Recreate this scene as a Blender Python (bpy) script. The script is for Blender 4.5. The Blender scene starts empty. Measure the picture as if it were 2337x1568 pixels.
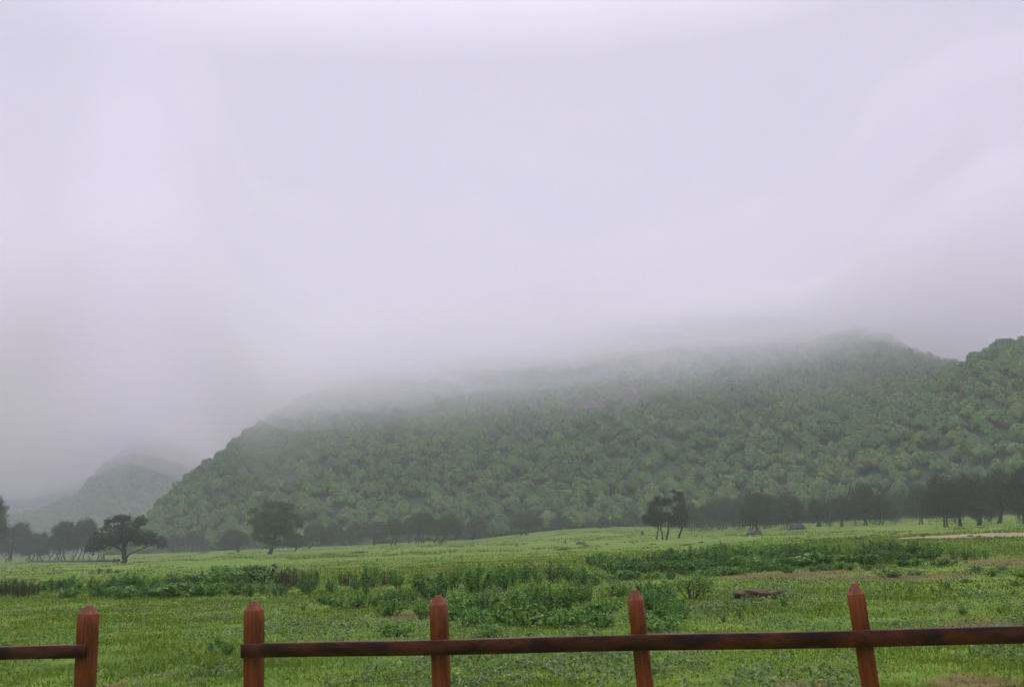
import bpy, math, random
import numpy as np
from mathutils import Matrix, Vector

R = math.radians
SC = bpy.context.scene
COL = SC.collection

# ------------------------------------------------------------------ camera, world, sun, exposure
CAM_H = 1.7
PITCH, ROLL = R(10.94), R(2.6)
FW, FH = 2337.0, 1568.0
FPX = 35.0 / 36.0 * FW
cr, sr = math.cos(ROLL), math.sin(ROLL)
fwd = np.array([0, math.cos(PITCH), math.sin(PITCH)])
up0 = np.array([0, -math.sin(PITCH), math.cos(PITCH)])
rt0 = np.array([1.0, 0, 0])
c_r = cr * rt0 - sr * up0
c_u = cr * up0 + sr * rt0
cam_data = bpy.data.cameras.new('camera')
cam = bpy.data.objects.new('camera', cam_data)
COL.objects.link(cam)
cam.matrix_world = Matrix(((c_r[0], c_u[0], -fwd[0], 0), (c_r[1], c_u[1], -fwd[1], 0),
                           (c_r[2], c_u[2], -fwd[2], CAM_H), (0, 0, 0, 1)))
cam_data.lens = 35
cam_data.sensor_width = 36
cam_data.clip_start = 0.1
cam_data.clip_end = 20000
cam_data.dof.use_dof = True
cam_data.dof.focus_distance = 70
cam_data.dof.aperture_fstop = 5.6
SC.camera = cam

SUN_ELEV, SUN_AZ = R(58), R(-12)          # high behind the cloud, ahead of the camera
world = bpy.data.worlds.new('World')
SC.world = world
world.use_nodes = True
wt = world.node_tree
wt.nodes.clear()


def N(t, kind, **kw):
    n = t.nodes.new(kind)
    for k, v in kw.items():
        if k.startswith('i_'):
            n.inputs[k[2:].replace('_', ' ')].default_value = v
        else:
            setattr(n, k, v)
    return n


def math_n(t, op, a, b=None, clamp=False):
    n = t.nodes.new('ShaderNodeMath')
    n.operation = op
    n.use_clamp = clamp
    for i, v in enumerate((a, b)):
        if v is None:
            continue
        if isinstance(v, (int, float)):
            n.inputs[i].default_value = v
        else:
            t.links.new(v, n.inputs[i])
    return n.outputs[0]


def ramp(t, fac, stops, interp='LINEAR'):
    n = t.nodes.new('ShaderNodeValToRGB')
    e = n.color_ramp
    e.interpolation = interp
    while len(e.elements) < len(stops):
        e.elements.new(0.5)
    for el, (p, c) in zip(e.elements, stops):
        el.position = p
        el.color = (*c, 1)
    t.links.new(fac, n.inputs[0])
    return n.outputs[0]


def mix_rgb(t, fac, a, b, mode='MIX'):
    n = t.nodes.new('ShaderNodeMix')
    n.data_type = 'RGBA'
    n.blend_type = mode
    for sock, v in ((n.inputs[0], fac), (n.inputs[6], a), (n.inputs[7], b)):
        if isinstance(v, (int, float)):
            sock.default_value = v
        elif isinstance(v, tuple):
            sock.default_value = (*v, 1)
        else:
            t.links.new(v, sock)
    return n.outputs[2]


wout = N(wt, 'ShaderNodeOutputWorld')
bg = N(wt, 'ShaderNodeBackground')
bg.inputs['Strength'].default_value = 0.1
sky = N(wt, 'ShaderNodeTexSky', sky_type='NISHITA')
sky.sun_disc = False
sky.sun_elevation = SUN_ELEV
sky.sun_rotation = SUN_AZ
tc = N(wt, 'ShaderNodeTexCoord')
sep = N(wt, 'ShaderNodeSeparateXYZ')
wt.links.new(tc.outputs['Generated'], sep.inputs[0])
elev = math_n(wt, 'MAXIMUM', sep.outputs['Z'], 0.0)
# overcast: brighter overhead, dimmer to the horizon
cover = ramp(wt, elev, [(0.0, (3.9, 3.65, 4.6)), (0.13, (4.1, 3.85, 4.8)), (0.30, (4.05, 3.82, 4.65)),
                        (0.45, (4.6, 4.36, 5.1)), (1.0, (35.0, 33.6, 37.0))])
mp = N(wt, 'ShaderNodeMapping')
mp.inputs['Scale'].default_value = (1.0, 1.0, 1.6)
mp.inputs['Location'].default_value = (3.7, 1.3, 0.4)
wt.links.new(tc.outputs['Generated'], mp.inputs[0])
nz = N(wt, 'ShaderNodeTexNoise', i_Scale=3.1, i_Detail=4.0, i_Roughness=0.5, i_Distortion=0.4)
wt.links.new(mp.outputs[0], nz.inputs['Vector'])
lump = ramp(wt, nz.outputs['Fac'], [(0.30, (0.95, 0.94, 0.965)), (0.70, (1.04, 1.045, 1.03))], 'EASE')
cover = mix_rgb(wt, 1.0, cover, lump, 'MULTIPLY')
# sky colour brightened ahead of the camera and darkened sideways, like a vignette
sdir = (math.sin(SUN_AZ) * math.cos(R(27)), math.cos(SUN_AZ) * math.cos(R(27)), math.sin(R(27)))
vm = N(wt, 'ShaderNodeVectorMath', operation='DOT_PRODUCT')
wt.links.new(tc.outputs['Generated'], vm.inputs[0])
vm.inputs[1].default_value = (math.sin(R(0)) * math.cos(R(34)), math.cos(R(34)), math.sin(R(34)))
vignette = ramp(wt, vm.outputs['Value'], [(0.84, (0.74, 0.722, 0.785)), (1.0, (1.12, 1.10, 1.10))], 'EASE')
cover = mix_rgb(wt, 1.0, cover, vignette, 'MULTIPLY')
skymix = mix_rgb(wt, 0.94, sky.outputs[0], cover)
wt.links.new(skymix, bg.inputs['Color'])
wt.links.new(bg.outputs[0], wout.inputs['Surface'])

sun_d = bpy.data.lights.new('sun', 'SUN')
sun_d.energy = 0.9
sun_d.angle = R(20)
sun_d.color = (1.0, 0.96, 0.9)
sun = bpy.data.objects.new('sun', sun_d)
COL.objects.link(sun)
sv = Vector((math.sin(SUN_AZ) * math.cos(SUN_ELEV), math.cos(SUN_AZ) * math.cos(SUN_ELEV), math.sin(SUN_ELEV)))
sun.rotation_euler = sv.to_track_quat('Z', 'Y').to_euler()
sun.location = (0, 0, 300)

SC.view_settings.view_transform = 'Standard'
SC.view_settings.look = 'None'
SC.view_settings.exposure = 0.31
SC.view_settings.gamma = 1.0
SC.cycles.use_denoising = True
SC.cycles.max_bounces = 10
SC.cycles.diffuse_bounces = 3
SC.cycles.glossy_bounces = 2
SC.cycles.transmission_bounces = 3
SC.cycles.volume_bounces = 8
SC.cycles.caustics_reflective = False
SC.cycles.caustics_refractive = False


# ------------------------------------------------------------------ helpers
def hash2(ix, iy, seed):
    h = (ix.astype(np.int64) * 374761393 + iy.astype(np.int64) * 668265263 + seed * 1442695041) & 0xFFFFFFFF
    h = ((h ^ (h >> 13)) * 1274126177) & 0xFFFFFFFF
    return ((h ^ (h >> 16)) & 0xFFFF) / 65535.0


def vnoise(x, y, seed=0):
    x = np.asarray(x, float); y = np.asarray(y, float)
    ix = np.floor(x); iy = np.floor(y)
    fx = x - ix; fy = y - iy
    fx = fx * fx * (3 - 2 * fx); fy = fy * fy * (3 - 2 * fy)
    a = hash2(ix, iy, seed); b = hash2(ix + 1, iy, seed)
    c = hash2(ix, iy + 1, seed); d = hash2(ix + 1, iy + 1, seed)
    return (a * (1 - fx) + b * fx) * (1 - fy) + (c * (1 - fx) + d * fx) * fy


def fbm(x, y, seed=0, octv=4):
    s = 0.0; a = 0.5; t = 0.0
    for k in range(octv):
        s = s + a * vnoise(x * 2 ** k + 17.3 * k, y * 2 ** k - 9.1 * k, seed + k)
        t += a; a *= 0.5
    return s / t * 2 - 1


def sstep(a, b, x):
    t = np.clip((x - a) / (b - a), 0, 1)
    return t * t * (3 - 2 * t)


def ray(px, py):
    d = c_r * (px - FW / 2) / FPX - c_u * (py - FH / 2) / FPX + fwd
    return d / np.linalg.norm(d)


def project(p):
    v = np.asarray(p, float) - np.array([0, 0, CAM_H])
    d = v @ fwd
    return FW / 2 + FPX * (v @ c_r) / d, FH / 2 - FPX * (v @ c_u) / d, d


def azel(px, py):
    d = ray(px, py)
    return math.atan2(d[0], d[1]), d[2] / math.hypot(d[0], d[1])


def table(pts):
    """photo skyline points -> arrays of azimuth and tan(elevation)"""
    a = np.array([azel(*p) for p in pts])
    o = np.argsort(a[:, 0])
    return a[o, 0], a[o, 1]


HORIZ = lambda px: 1262 - 0.0454 * (px - 300)


def az_of(px):
    return azel(px, HORIZ(px))[0]


def by_px(pts):
    return np.array([az_of(p[0]) for p in pts]), np.array([p[1] for p in pts], float)


class MB:
    def __init__(s):
        s.V = []; s.F = []; s.n = 0; s.A = []

    def add(s, V, F, attr=None):
        V = np.asarray(V, np.float32).reshape(-1, 3)
        F = np.asarray(F, np.int32)
        s.V.append(V); s.F.append(F + s.n); s.n += len(V)
        s.A.append(np.full(len(V), 0.0 if attr is None else attr, np.float32) if not isinstance(attr, np.ndarray) else attr.astype(np.float32))

    def mesh(s, name, smooth=False, attr=None):
        me = bpy.data.meshes.new(name)
        V = np.concatenate(s.V)
        me.vertices.add(len(V))
        me.vertices.foreach_set('co', V.ravel())
        loops = np.concatenate([f.ravel() for f in s.F])
        tot = np.concatenate([np.full(len(f), f.shape[1], np.int32) for f in s.F])
        start = np.concatenate([[0], np.cumsum(tot)[:-1]]).astype(np.int32)
        me.loops.add(len(loops))
        me.loops.foreach_set('vertex_index', loops.astype(np.int32))
        me.polygons.add(len(tot))
        me.polygons.foreach_set('loop_start', start)
        me.polygons.foreach_set('loop_total', tot)
        if smooth:
            me.polygons.foreach_set('use_smooth', np.ones(len(tot), bool))
        if attr:
            at = me.attributes.new(attr, 'FLOAT', 'POINT')
            at.data.foreach_set('value', np.concatenate(s.A))
        me.update(calc_edges=True)
        return me

    def build(s, name, mat, parent=None, smooth=False, attr=None, loc=None):
        return put(name, s.mesh(name, smooth, attr), mat, parent, loc)


def put(name, me, mat, parent=None, loc=None):
    if mat is not None and len(me.materials) == 0:
        me.materials.append(mat)
    o = bpy.data.objects.new(name, me)
    COL.objects.link(o)
    if parent is not None:
        o.parent = parent
    if loc is not None:
        o.location = loc
    return o


def weld(o):
    import bmesh
    bm = bmesh.new(); bm.from_mesh(o.data)
    bmesh.ops.remove_doubles(bm, verts=bm.verts, dist=1e-5)
    bmesh.ops.recalc_face_normals(bm, faces=bm.faces)
    bm.to_mesh(o.data); bm.free()
    return o


def tag(o, label=None, cat=None, group=None, kind=None):
    for k, v in (('label', label), ('category', cat), ('group', group), ('kind', kind)):
        if v:
            o[k] = v
    return o


def empty(name, loc, rz=0.0):
    o = bpy.data.objects.new(name, None)
    o.empty_display_size = 0.3
    COL.objects.link(o)
    o.location = loc
    o.rotation_euler = (0, 0, rz)
    return o


def norm(v):
    return v / (np.linalg.norm(v, axis=-1, keepdims=True) + 1e-9)


def cards(P, Nn, size, aspect, rng, along=None, fold=0.0):
    """leaf-shaped quads at P with normals Nn; along: direction of the long axis"""
    P = np.asarray(P, float); n = len(P)
    size = np.broadcast_to(np.asarray(size, float), (n,))[:, None]
    Nn = norm(Nn)
    ref = rng.normal(size=(n, 3)) if along is None else np.asarray(along, float)
    b = norm(np.cross(Nn, ref))
    t = norm(np.cross(b, Nn))
    V = np.stack([P - t * size, P - b * size * aspect + Nn * size * fold, P + t * size, P + b * size * aspect + Nn * size * fold], 1)
    F = np.arange(n * 4).reshape(n, 4)
    return V.reshape(-1, 3), F


def tube(pts, rad, sides=6, cap=False):
    P = np.asarray(pts, float); k = len(P)
    T = np.gradient(P, axis=0); T = norm(T)
    ref = np.array([0.31, 0.95, 0.05]) if abs(T[0] @ np.array([0.31, 0.95, 0.05])) < 0.9 else np.array([1.0, 0, 0])
    u = norm(np.cross(T, ref)); v = np.cross(T, u)
    a = np.arange(sides) * 2 * math.pi / sides
    rad = np.broadcast_to(np.asarray(rad, float), (k,))
    V = P[:, None] + rad[:, None, None] * (np.cos(a)[None, :, None] * u[:, None] + np.sin(a)[None, :, None] * v[:, None])
    F = []
    for i in range(k - 1):
        for j in range(sides):
            j2 = (j + 1) % sides
            F.append((i * sides + j, i * sides + j2, (i + 1) * sides + j2, (i + 1) * sides + j))
    return V.reshape(-1, 3), np.array(F)


def smooth_path(pts, rad, n=8):
    """resample a polyline with Catmull-Rom"""
    P = np.asarray(pts, float); r = np.asarray(rad, float)
    if len(P) < 3:
        t = np.linspace(0, 1, n)
        return P[0] + (P[-1] - P[0]) * t[:, None], r[0] + (r[-1] - r[0]) * t
    Q = np.vstack([2 * P[0] - P[1], P, 2 * P[-1] - P[-2]])
    out, ro = [], []
    seg = len(P) - 1
    m = max(2, n // seg + 1)
    for i in range(seg):
        p0, p1, p2, p3 = Q[i:i + 4]
        for t in np.linspace(0, 1, m, endpoint=(i == seg - 1)):
            out.append(0.5 * (2 * p1 + (p2 - p0) * t + (2 * p0 - 5 * p1 + 4 * p2 - p3) * t * t + (3 * p1 - p0 - 3 * p2 + p3) * t ** 3))
            ro.append(r[i] + (r[i + 1] - r[i]) * t)
    return np.array(out), np.array(ro)


# ------------------------------------------------------------------ materials
def new_mat(name):
    m = bpy.data.materials.new(name)
    m.use_nodes = True
    t = m.node_tree
    t.nodes.clear()
    return m, t, N(t, 'ShaderNodeOutputMaterial')


def leaf_mat(name, stops, rough=0.6, trans=0.25, spec=0.3, attr=None, obj_var=0.0, noise=0.0):
    """foliage: colour differs from leaf to leaf (random per island), sometimes per plant"""
    m, t, out = new_mat(name)
    geo = N(t, 'ShaderNodeNewGeometry')
    fac = geo.outputs['Random Per Island']
    if attr:
        a = N(t, 'ShaderNodeAttribute', attribute_name=attr)
        fac = math_n(t, 'ADD', math_n(t, 'MULTIPLY', fac, 0.14), math_n(t, 'MULTIPLY', a.outputs['Fac'], 0.86), True)
    if obj_var:
        oi = N(t, 'ShaderNodeObjectInfo')
        fac = math_n(t, 'ADD', math_n(t, 'MULTIPLY', fac, 1 - obj_var), math_n(t, 'MULTIPLY', oi.outputs['Random'], obj_var), True)
    if noise:
        nz = N(t, 'ShaderNodeTexNoise', i_Scale=noise, i_Detail=2.0)
        g = N(t, 'ShaderNodeTexCoord')
        t.links.new(g.outputs['Object'], nz.inputs['Vector'])
        fac = math_n(t, 'ADD', math_n(t, 'MULTIPLY', fac, 0.5), math_n(t, 'SUBTRACT', nz.outputs['Fac'], 0.25), True)
    col = ramp(t, fac, stops)
    p = N(t, 'ShaderNodeBsdfPrincipled', i_Roughness=rough)
    p.inputs['Specular IOR Level'].default_value = spec
    t.links.new(col, p.inputs['Base Color'])
    tr = N(t, 'ShaderNodeBsdfTranslucent')
    t.links.new(col, tr.inputs['Color'])
    mx = N(t, 'ShaderNodeMixShader')
    mx.inputs[0].default_value = trans
    t.links.new(p.outputs[0], mx.inputs[1])
    t.links.new(tr.outputs[0], mx.inputs[2])
    t.links.new(mx.outputs[0], out.inputs['Surface'])
    return m


def bark_mat(name, a, b, scale=6.0):
    m, t, out = new_mat(name)
    g = N(t, 'ShaderNodeTexCoord')
    mpn = N(t, 'ShaderNodeMapping')
    mpn.inputs['Scale'].default_value = (1, 1, 0.25)
    t.links.new(g.outputs['Object'], mpn.inputs[0])
    nz = N(t, 'ShaderNodeTexNoise', i_Scale=scale, i_Detail=5.0, i_Roughness=0.65)
    t.links.new(mpn.outputs[0], nz.inputs['Vector'])
    col = ramp(t, nz.outputs['Fac'], [(0.3, a), (0.7, b)])
    p = N(t, 'ShaderNodeBsdfPrincipled', i_Roughness=0.85)
    t.links.new(col, p.inputs['Base Color'])
    bp = N(t, 'ShaderNodeBump', i_Strength=0.6, i_Distance=0.05)
    t.links.new(nz.outputs['Fac'], bp.inputs['Height'])
    t.links.new(bp.outputs[0], p.inputs['Normal'])
    t.links.new(p.outputs[0], out.inputs['Surface'])
    return m


def wood_mat(name, dark, mid, light, stain):
    m, t, out = new_mat(name)
    g = N(t, 'ShaderNodeTexCoord')
    mpn = N(t, 'ShaderNodeMapping')
    mpn.inputs['Scale'].default_value = (30, 30, 1.2) if name != 'rail_wood' else (1.2, 30, 30)
    t.links.new(g.outputs['Object'], mpn.inputs[0])
    nz = N(t, 'ShaderNodeTexNoise', i_Scale=1.6, i_Detail=6.0, i_Roughness=0.6)
    t.links.new(mpn.outputs[0], nz.inputs['Vector'])
    mp2 = N(t, 'ShaderNodeMapping')
    mp2.inputs['Scale'].default_value = (5, 5, 2.2) if name != 'rail_wood' else (1.8, 5, 7)
    t.links.new(g.outputs['Object'], mp2.inputs[0])
    n2 = N(t, 'ShaderNodeTexNoise', i_Scale=1.3, i_Detail=4.0, i_Roughness=0.55)
    t.links.new(mp2.outputs[0], n2.inputs['Vector'])
    col = ramp(t, nz.outputs['Fac'], [(0.28, mid), (0.72, light)])
    st = ramp(t, n2.outputs['Fac'], [(stain - 0.07, (0, 0, 0)), (stain + 0.12, (1, 1, 1))])
    col = mix_rgb(t, math_n(t, 'MULTIPLY', st, 0.9), col, dark)
    mp3 = N(t, 'ShaderNodeMapping')
    mp3.inputs['Scale'].default_value = (70, 70, 2.0) if name != 'rail_wood' else (2.0, 70, 70)
    t.links.new(g.outputs['Object'], mp3.inputs[0])
    n3 = N(t, 'ShaderNodeTexNoise', i_Scale=1.0, i_Detail=3.0, i_Roughness=0.5)
    t.links.new(mp3.outputs[0], n3.inputs['Vector'])
    crack = ramp(t, n3.outputs['Fac'], [(0.60, (0, 0, 0)), (0.68, (1, 1, 1))])
    col = mix_rgb(t, math_n(t, 'MULTIPLY', crack, 0.75), col, dark)
    p = N(t, 'ShaderNodeBsdfPrincipled')
    ro = math_n(t, 'ADD', math_n(t, 'MULTIPLY', nz.outputs['Fac'], 0.3), 0.40 if name != 'rail_wood' else 0.28)
    t.links.new(ro, p.inputs['Roughness'])
    p.inputs['Specular IOR Level'].default_value = 0.16 if name == 'rail_wood' else 0.2
    t.links.new(col, p.inputs['Base Color'])
    bp = N(t, 'ShaderNodeBump', i_Strength=0.4, i_Distance=0.004)
    t.links.new(nz.outputs['Fac'], bp.inputs['Height'])
    t.links.new(bp.outputs[0], p.inputs['Normal'])
    t.links.new(p.outputs[0], out.inputs['Surface'])
    return m


M = {}
M['bark'] = bark_mat('dark_bark', (0.018, 0.016, 0.014), (0.05, 0.043, 0.038))
M['bark_pale'] = bark_mat('pale_bark', (0.16, 0.14, 0.12), (0.32, 0.28, 0.24))
M['stem'] = bark_mat('green_stem', (0.03, 0.035, 0.015), (0.07, 0.065, 0.03), 20)
M['stalk'] = bark_mat('brown_stalk', (0.035, 0.025, 0.015), (0.09, 0.065, 0.035), 20)
M['olive'] = leaf_mat('olive_leaves', [(0, (0.024, 0.040, 0.016)), (0.6, (0.054, 0.084, 0.028)), (1, (0.095, 0.135, 0.042))], trans=0.2, noise=0.5)
M['grey'] = leaf_mat('grey_leaves', [(0, (0.032, 0.056, 0.020)), (0.6, (0.066, 0.105, 0.036)), (1, (0.115, 0.165, 0.055))], trans=0.15, noise=0.5)
M['haze_green'] = leaf_mat('soft_green_leaves', [(0, (0.035, 0.06, 0.032)), (0.6, (0.06, 0.10, 0.05)), (1, (0.08, 0.13, 0.06))], trans=0.2, noise=0.5)
M['green'] = leaf_mat('green_leaves', [(0, (0.036, 0.095, 0.016)), (0.6, (0.070, 0.165, 0.026)), (1, (0.115, 0.22, 0.036))], trans=0.3, noise=0.4)
M['weep'] = leaf_mat('weeping_leaves', [(0, (0.018, 0.030, 0.014)), (0.6, (0.036, 0.054, 0.024)), (1, (0.065, 0.085, 0.034))], trans=0.15, noise=0.5)
M['yellow'] = leaf_mat('yellow_leaves', [(0, (0.10, 0.105, 0.025)), (1, (0.19, 0.175, 0.05))], trans=0.3)
HILL_STOPS = [(0, (0.064, 0.165, 0.042)), (0.28, (0.088, 0.215, 0.050)), (0.45, (0.112, 0.262, 0.055)), (0.58, (0.142, 0.292, 0.058)), (0.75, (0.185, 0.302, 0.064)), (1, (0.175, 0.250, 0.072))]
M['forest'] = leaf_mat('forest_leaves', HILL_STOPS, trans=0.25, attr='tint')
M['hill_dark'] = leaf_mat('dark_hill_leaves', [(0, (0.064, 0.165, 0.042)), (1, (0.100, 0.225, 0.051))], trans=0.2, obj_var=0.75)
M['hill_green'] = leaf_mat('fresh_hill_leaves', [(0, (0.095, 0.232, 0.046)), (1, (0.142, 0.300, 0.057))], trans=0.25, obj_var=0.75)
M['hill_olive'] = leaf_mat('olive_hill_leaves', [(0, (0.138, 0.242, 0.052)), (1, (0.200, 0.300, 0.065))], trans=0.25, obj_var=0.75)
SHRUB_STOPS = [(0, (0.052, 0.155, 0.016)), (0.5, (0.100, 0.255, 0.026)), (0.85, (0.18, 0.36, 0.045)), (1, (0.34, 0.48, 0.15))]
M['shrub'] = leaf_mat('shrub_leaves', SHRUB_STOPS, rough=0.45, trans=0.35, spec=0.28, obj_var=0.3)
M['shrub_dark'] = leaf_mat('deep_shrub_leaves', [(0, (0.044, 0.130, 0.016)), (0.6, (0.080, 0.215, 0.027)), (1, (0.17, 0.33, 0.06))], rough=0.45, trans=0.35, spec=0.28, obj_var=0.25)
M['dry'] = leaf_mat('dry_shrub_leaves', [(0, (0.045, 0.042, 0.016)), (0.6, (0.075, 0.075, 0.024)), (1, (0.13, 0.10, 0.035))], trans=0.2)
M['weeds'] = leaf_mat('weed_leaves', [(0, (0.05, 0.12, 0.022)), (0.6, (0.10, 0.20, 0.03)), (0.9, (0.19, 0.28, 0.05)), (1, (0.30, 0.33, 0.09))], rough=0.45, trans=0.3, spec=0.4)
M['post'] = wood_mat('post_wood', (0.030, 0.011, 0.006), (0.125, 0.029, 0.005), (0.28, 0.072, 0.013), 0.56)
M['rail'] = wood_mat('rail_wood', (0.018, 0.008, 0.005), (0.058, 0.016, 0.006), (0.125, 0.034, 0.010), 0.50)
m, t, out = new_mat('nail_iron')
p = N(t, 'ShaderNodeBsdfPrincipled', i_Roughness=0.6, i_Metallic=0.7)
p.inputs['Base Color'].default_value = (0.03, 0.022, 0.02, 1)
t.links.new(p.outputs[0], out.inputs['Surface'])
M['nail'] = m
M['rock'] = bark_mat('grey_rock', (0.03, 0.032, 0.03), (0.10, 0.10, 0.09), 2.5)
M['cliff'] = bark_mat('pink_cliff', (0.085, 0.068, 0.058), (0.20, 0.155, 0.135), 0.35)
M['earth'] = bark_mat('brown_earth', (0.045, 0.030, 0.012), (0.13, 0.085, 0.034), 5)


# ------------------------------------------------------------------ terrain functions
edge_pts = [(-500, 1292), (0, 1274), (392, 1261), (780, 1245), (1078, 1231), (1280, 1208), (1400, 1201), (1500, 1202), (1576, 1206),
            (1700, 1201), (1850, 1192), (2000, 1185), (2154, 1180), (2337, 1172), (2800, 1152)]
E_AZ, E_TAN = table(edge_pts)
RT_AZ, RT_R = by_px([(-600, 520), (0, 470), (330, 420), (700, 345), (1200, 320), (1700, 300), (2337, 285), (2900, 280)])


def toe_r(az):
    return np.interp(az, RT_AZ, RT_R)


def gz(x, y):
    """height of the open ground"""
    x = np.asarray(x, float); y = np.asarray(y, float)
    r = np.hypot(x, y); az = np.arctan2(x, y)
    rt = toe_r(az)
    zt = CAM_H + np.interp(az, E_AZ, E_TAN) * rt
    zt = np.where(y > 0, zt, 0.0)
    rise = np.clip((r - 140) / (rt - 140), 0, 1) ** 1.6
    z = zt * rise
    z = z + 0.05 * fbm(x / 6, y / 6, 3) * sstep(6, 14, r) + 0.22 * fbm(x / 35, y / 35, 9, 3) * sstep(25, 70, r) * (1 - 0.7 * rise)
    return z


def unproj(px, py, zplane=None):
    d = ray(px, py)
    if zplane is not None:
        s = (zplane - CAM_H) / d[2]
        return np.array([0, 0, CAM_H]) + d * s
    h = math.hypot(d[0], d[1])
    az = math.atan2(d[0], d[1])
    rr = np.geomspace(5, float(toe_r(az)), 3000)
    X = d[0] / h * rr; Y = d[1] / h * rr
    Z = CAM_H + d[2] / h * rr
    hit = np.nonzero(Z <= gz(X, Y))[0]
    i = hit[0] if len(hit) else len(rr) - 1
    return np.array([X[i], Y[i], float(gz(X[i], Y[i]))])


# bare soil: world-space patches (centre, half sizes, turn, strength)
def blob_at(px, py, hw_px, hd):
    c = unproj(px, py)
    return (c[0], c[1], hw_px * c[1] / FPX, hd)


SOIL = [blob_at(1800, 1312, 260, 3.2), blob_at(2050, 1318, 220, 3.0), blob_at(2330, 1282, 150, 7.0), blob_at(1000, 1297, 260, 3.0),
        blob_at(640, 1300, 160, 2.5), blob_at(180, 1322, 120, 1.6), blob_at(1230, 1290, 140, 2.2), blob_at(2230, 1558, 110, 0.6),
        blob_at(2240, 1421, 110, 0.7), blob_at(930, 1400, 110, 1.6), blob_at(1830, 1564, 120, 0.5),
        blob_at(1560, 1380, 120, 1.0)]


def soil(x, y):
    s = np.zeros_like(np.asarray(x, float))
    for cx, cy, a, b in SOIL:
        q = ((x - cx) / a) ** 2 + ((y - cy) / b) ** 2
        s = np.maximum(s, np.exp(-q * 0.9))
    # small trampled spots and dead litter in the near turf
    near_k = (1 - sstep(15, 30, y)) * (y > 5)
    s = np.maximum(s, 0.75 * sstep(0.36, 0.62, fbm(np.asarray(x) / 0.9, np.asarray(y) / 0.75, 55, 4)) * near_k)
    return s


# ------------------------------------------------------------------ ground sheet
def ground_material():
    m, t, out = new_mat('meadow_ground')
    g = N(t, 'ShaderNodeTexCoord')
    a = N(t, 'ShaderNodeAttribute', attribute_name='soil')

    def nz(scale, detail=4.0, rough=0.55):
        n = N(t, 'ShaderNodeTexNoise', i_Scale=scale, i_Detail=detail, i_Roughness=rough)
        t.links.new(g.outputs['Object'], n.inputs['Vector'])
        return n.outputs['Fac']
    big, mid, fine, tiny = nz(0.035), nz(0.3, 5), nz(2.6, 5), nz(14, 4)
    col = ramp(t, big, [(0.32, (0.116, 0.212, 0.024)), (0.52, (0.156, 0.255, 0.030)), (0.72, (0.204, 0.285, 0.042))])
    col = mix_rgb(t, 0.75, col, ramp(t, mid, [(0.3, (0.58, 0.70, 0.48)), (0.5, (1, 1, 1)), (0.75, (1.22, 1.08, 1.0))]), 'MULTIPLY')
    col = mix_rgb(t, 0.8, col, ramp(t, fine, [(0.3, (0.50, 0.58, 0.42)), (0.6, (1.04, 1.02, 1.0))]), 'MULTIPLY')
    col = mix_rgb(t, 0.7, col, ramp(t, tiny, [(0.3, (0.6, 0.66, 0.5)), (0.65, (1.1, 1.08, 1.05))]), 'MULTIPLY')
    sm = N(t, 'ShaderNodeMapping')
    sm.inputs['Scale'].default_value = (0.025, 0.14, 1)
    sm.inputs['Rotation'].default_value = (0, 0, 0.1)
    t.links.new(g.outputs['Object'], sm.inputs[0])
    streak = N(t, 'ShaderNodeTexNoise', i_Scale=1.0, i_Detail=7.0, i_Roughness=0.68)
    t.links.new(sm.outputs[0], streak.inputs['Vector'])
    col = mix_rgb(t, 0.9, col, ramp(t, streak.outputs['Fac'], [(0.36, (0.48, 0.60, 0.46)), (0.46, (0.90, 0.95, 0.90)), (0.56, (1.05, 1.02, 1.0)), (0.66, (1.45, 1.14, 1.2))]), 'MULTIPLY')
    earth = ramp(t, fine, [(0.3, (0.070, 0.050, 0.014)), (0.6, (0.150, 0.112, 0.036)), (0.8, (0.22, 0.17, 0.065))])
    k = math_n(t, 'ADD', math_n(t, 'MULTIPLY', a.outputs['Fac'], 0.93), math_n(t, 'MULTIPLY', math_n(t, 'SUBTRACT', mid, 0.5), 1.9))
    k = math_n(t, 'ADD', k, math_n(t, 'MULTIPLY', math_n(t, 'SUBTRACT', fine, 0.5), 1.6))
    k = ramp(t, k, [(0.42, (0, 0, 0)), (0.74, (1, 1, 1))])
    col = mix_rgb(t, k, col, earth)
    p = N(t, 'ShaderNodeBsdfPrincipled', i_Roughness=0.9)
    p.inputs['Specular IOR Level'].default_value = 0.15
    t.links.new(col, p.inputs['Base Color'])
    bp = N(t, 'ShaderNodeBump', i_Strength=0.7, i_Distance=0.06)
    t.links.new(math_n(t, 'ADD', fine, math_n(t, 'MULTIPLY', tiny, 0.5)), bp.inputs['Height'])
    t.links.new(bp.outputs[0], p.inputs['Normal'])
    t.links.new(p.outputs[0], out.inputs['Surface'])
    return m


def polar_mesh(name, azs, rs, zf, mat, closed=False, attr=None, attr_f=None, smooth=True):
    A, Rr = np.meshgrid(azs, rs, indexing='ij')
    X = Rr * np.sin(A); Y = Rr * np.cos(A)
    Z = zf(X, Y, A, Rr)
    na, nr = A.shape
    V = np.stack([X, Y, Z], -1).reshape(-1, 3)
    ia = np.arange(na if closed else na - 1)
    I, J = np.meshgrid(ia, np.arange(nr - 1), indexing='ij')
    I2 = (I + 1) % na
    F = np.stack([I * nr + J, I * nr + J + 1, I2 * nr + J + 1, I2 * nr + J], -1).reshape(-1, 4)
    b = MB()
    b.add(V, F, attr_f(X, Y).ravel() if attr_f is not None else None)
    return b.build(name, mat, smooth=smooth, attr=attr)


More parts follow.
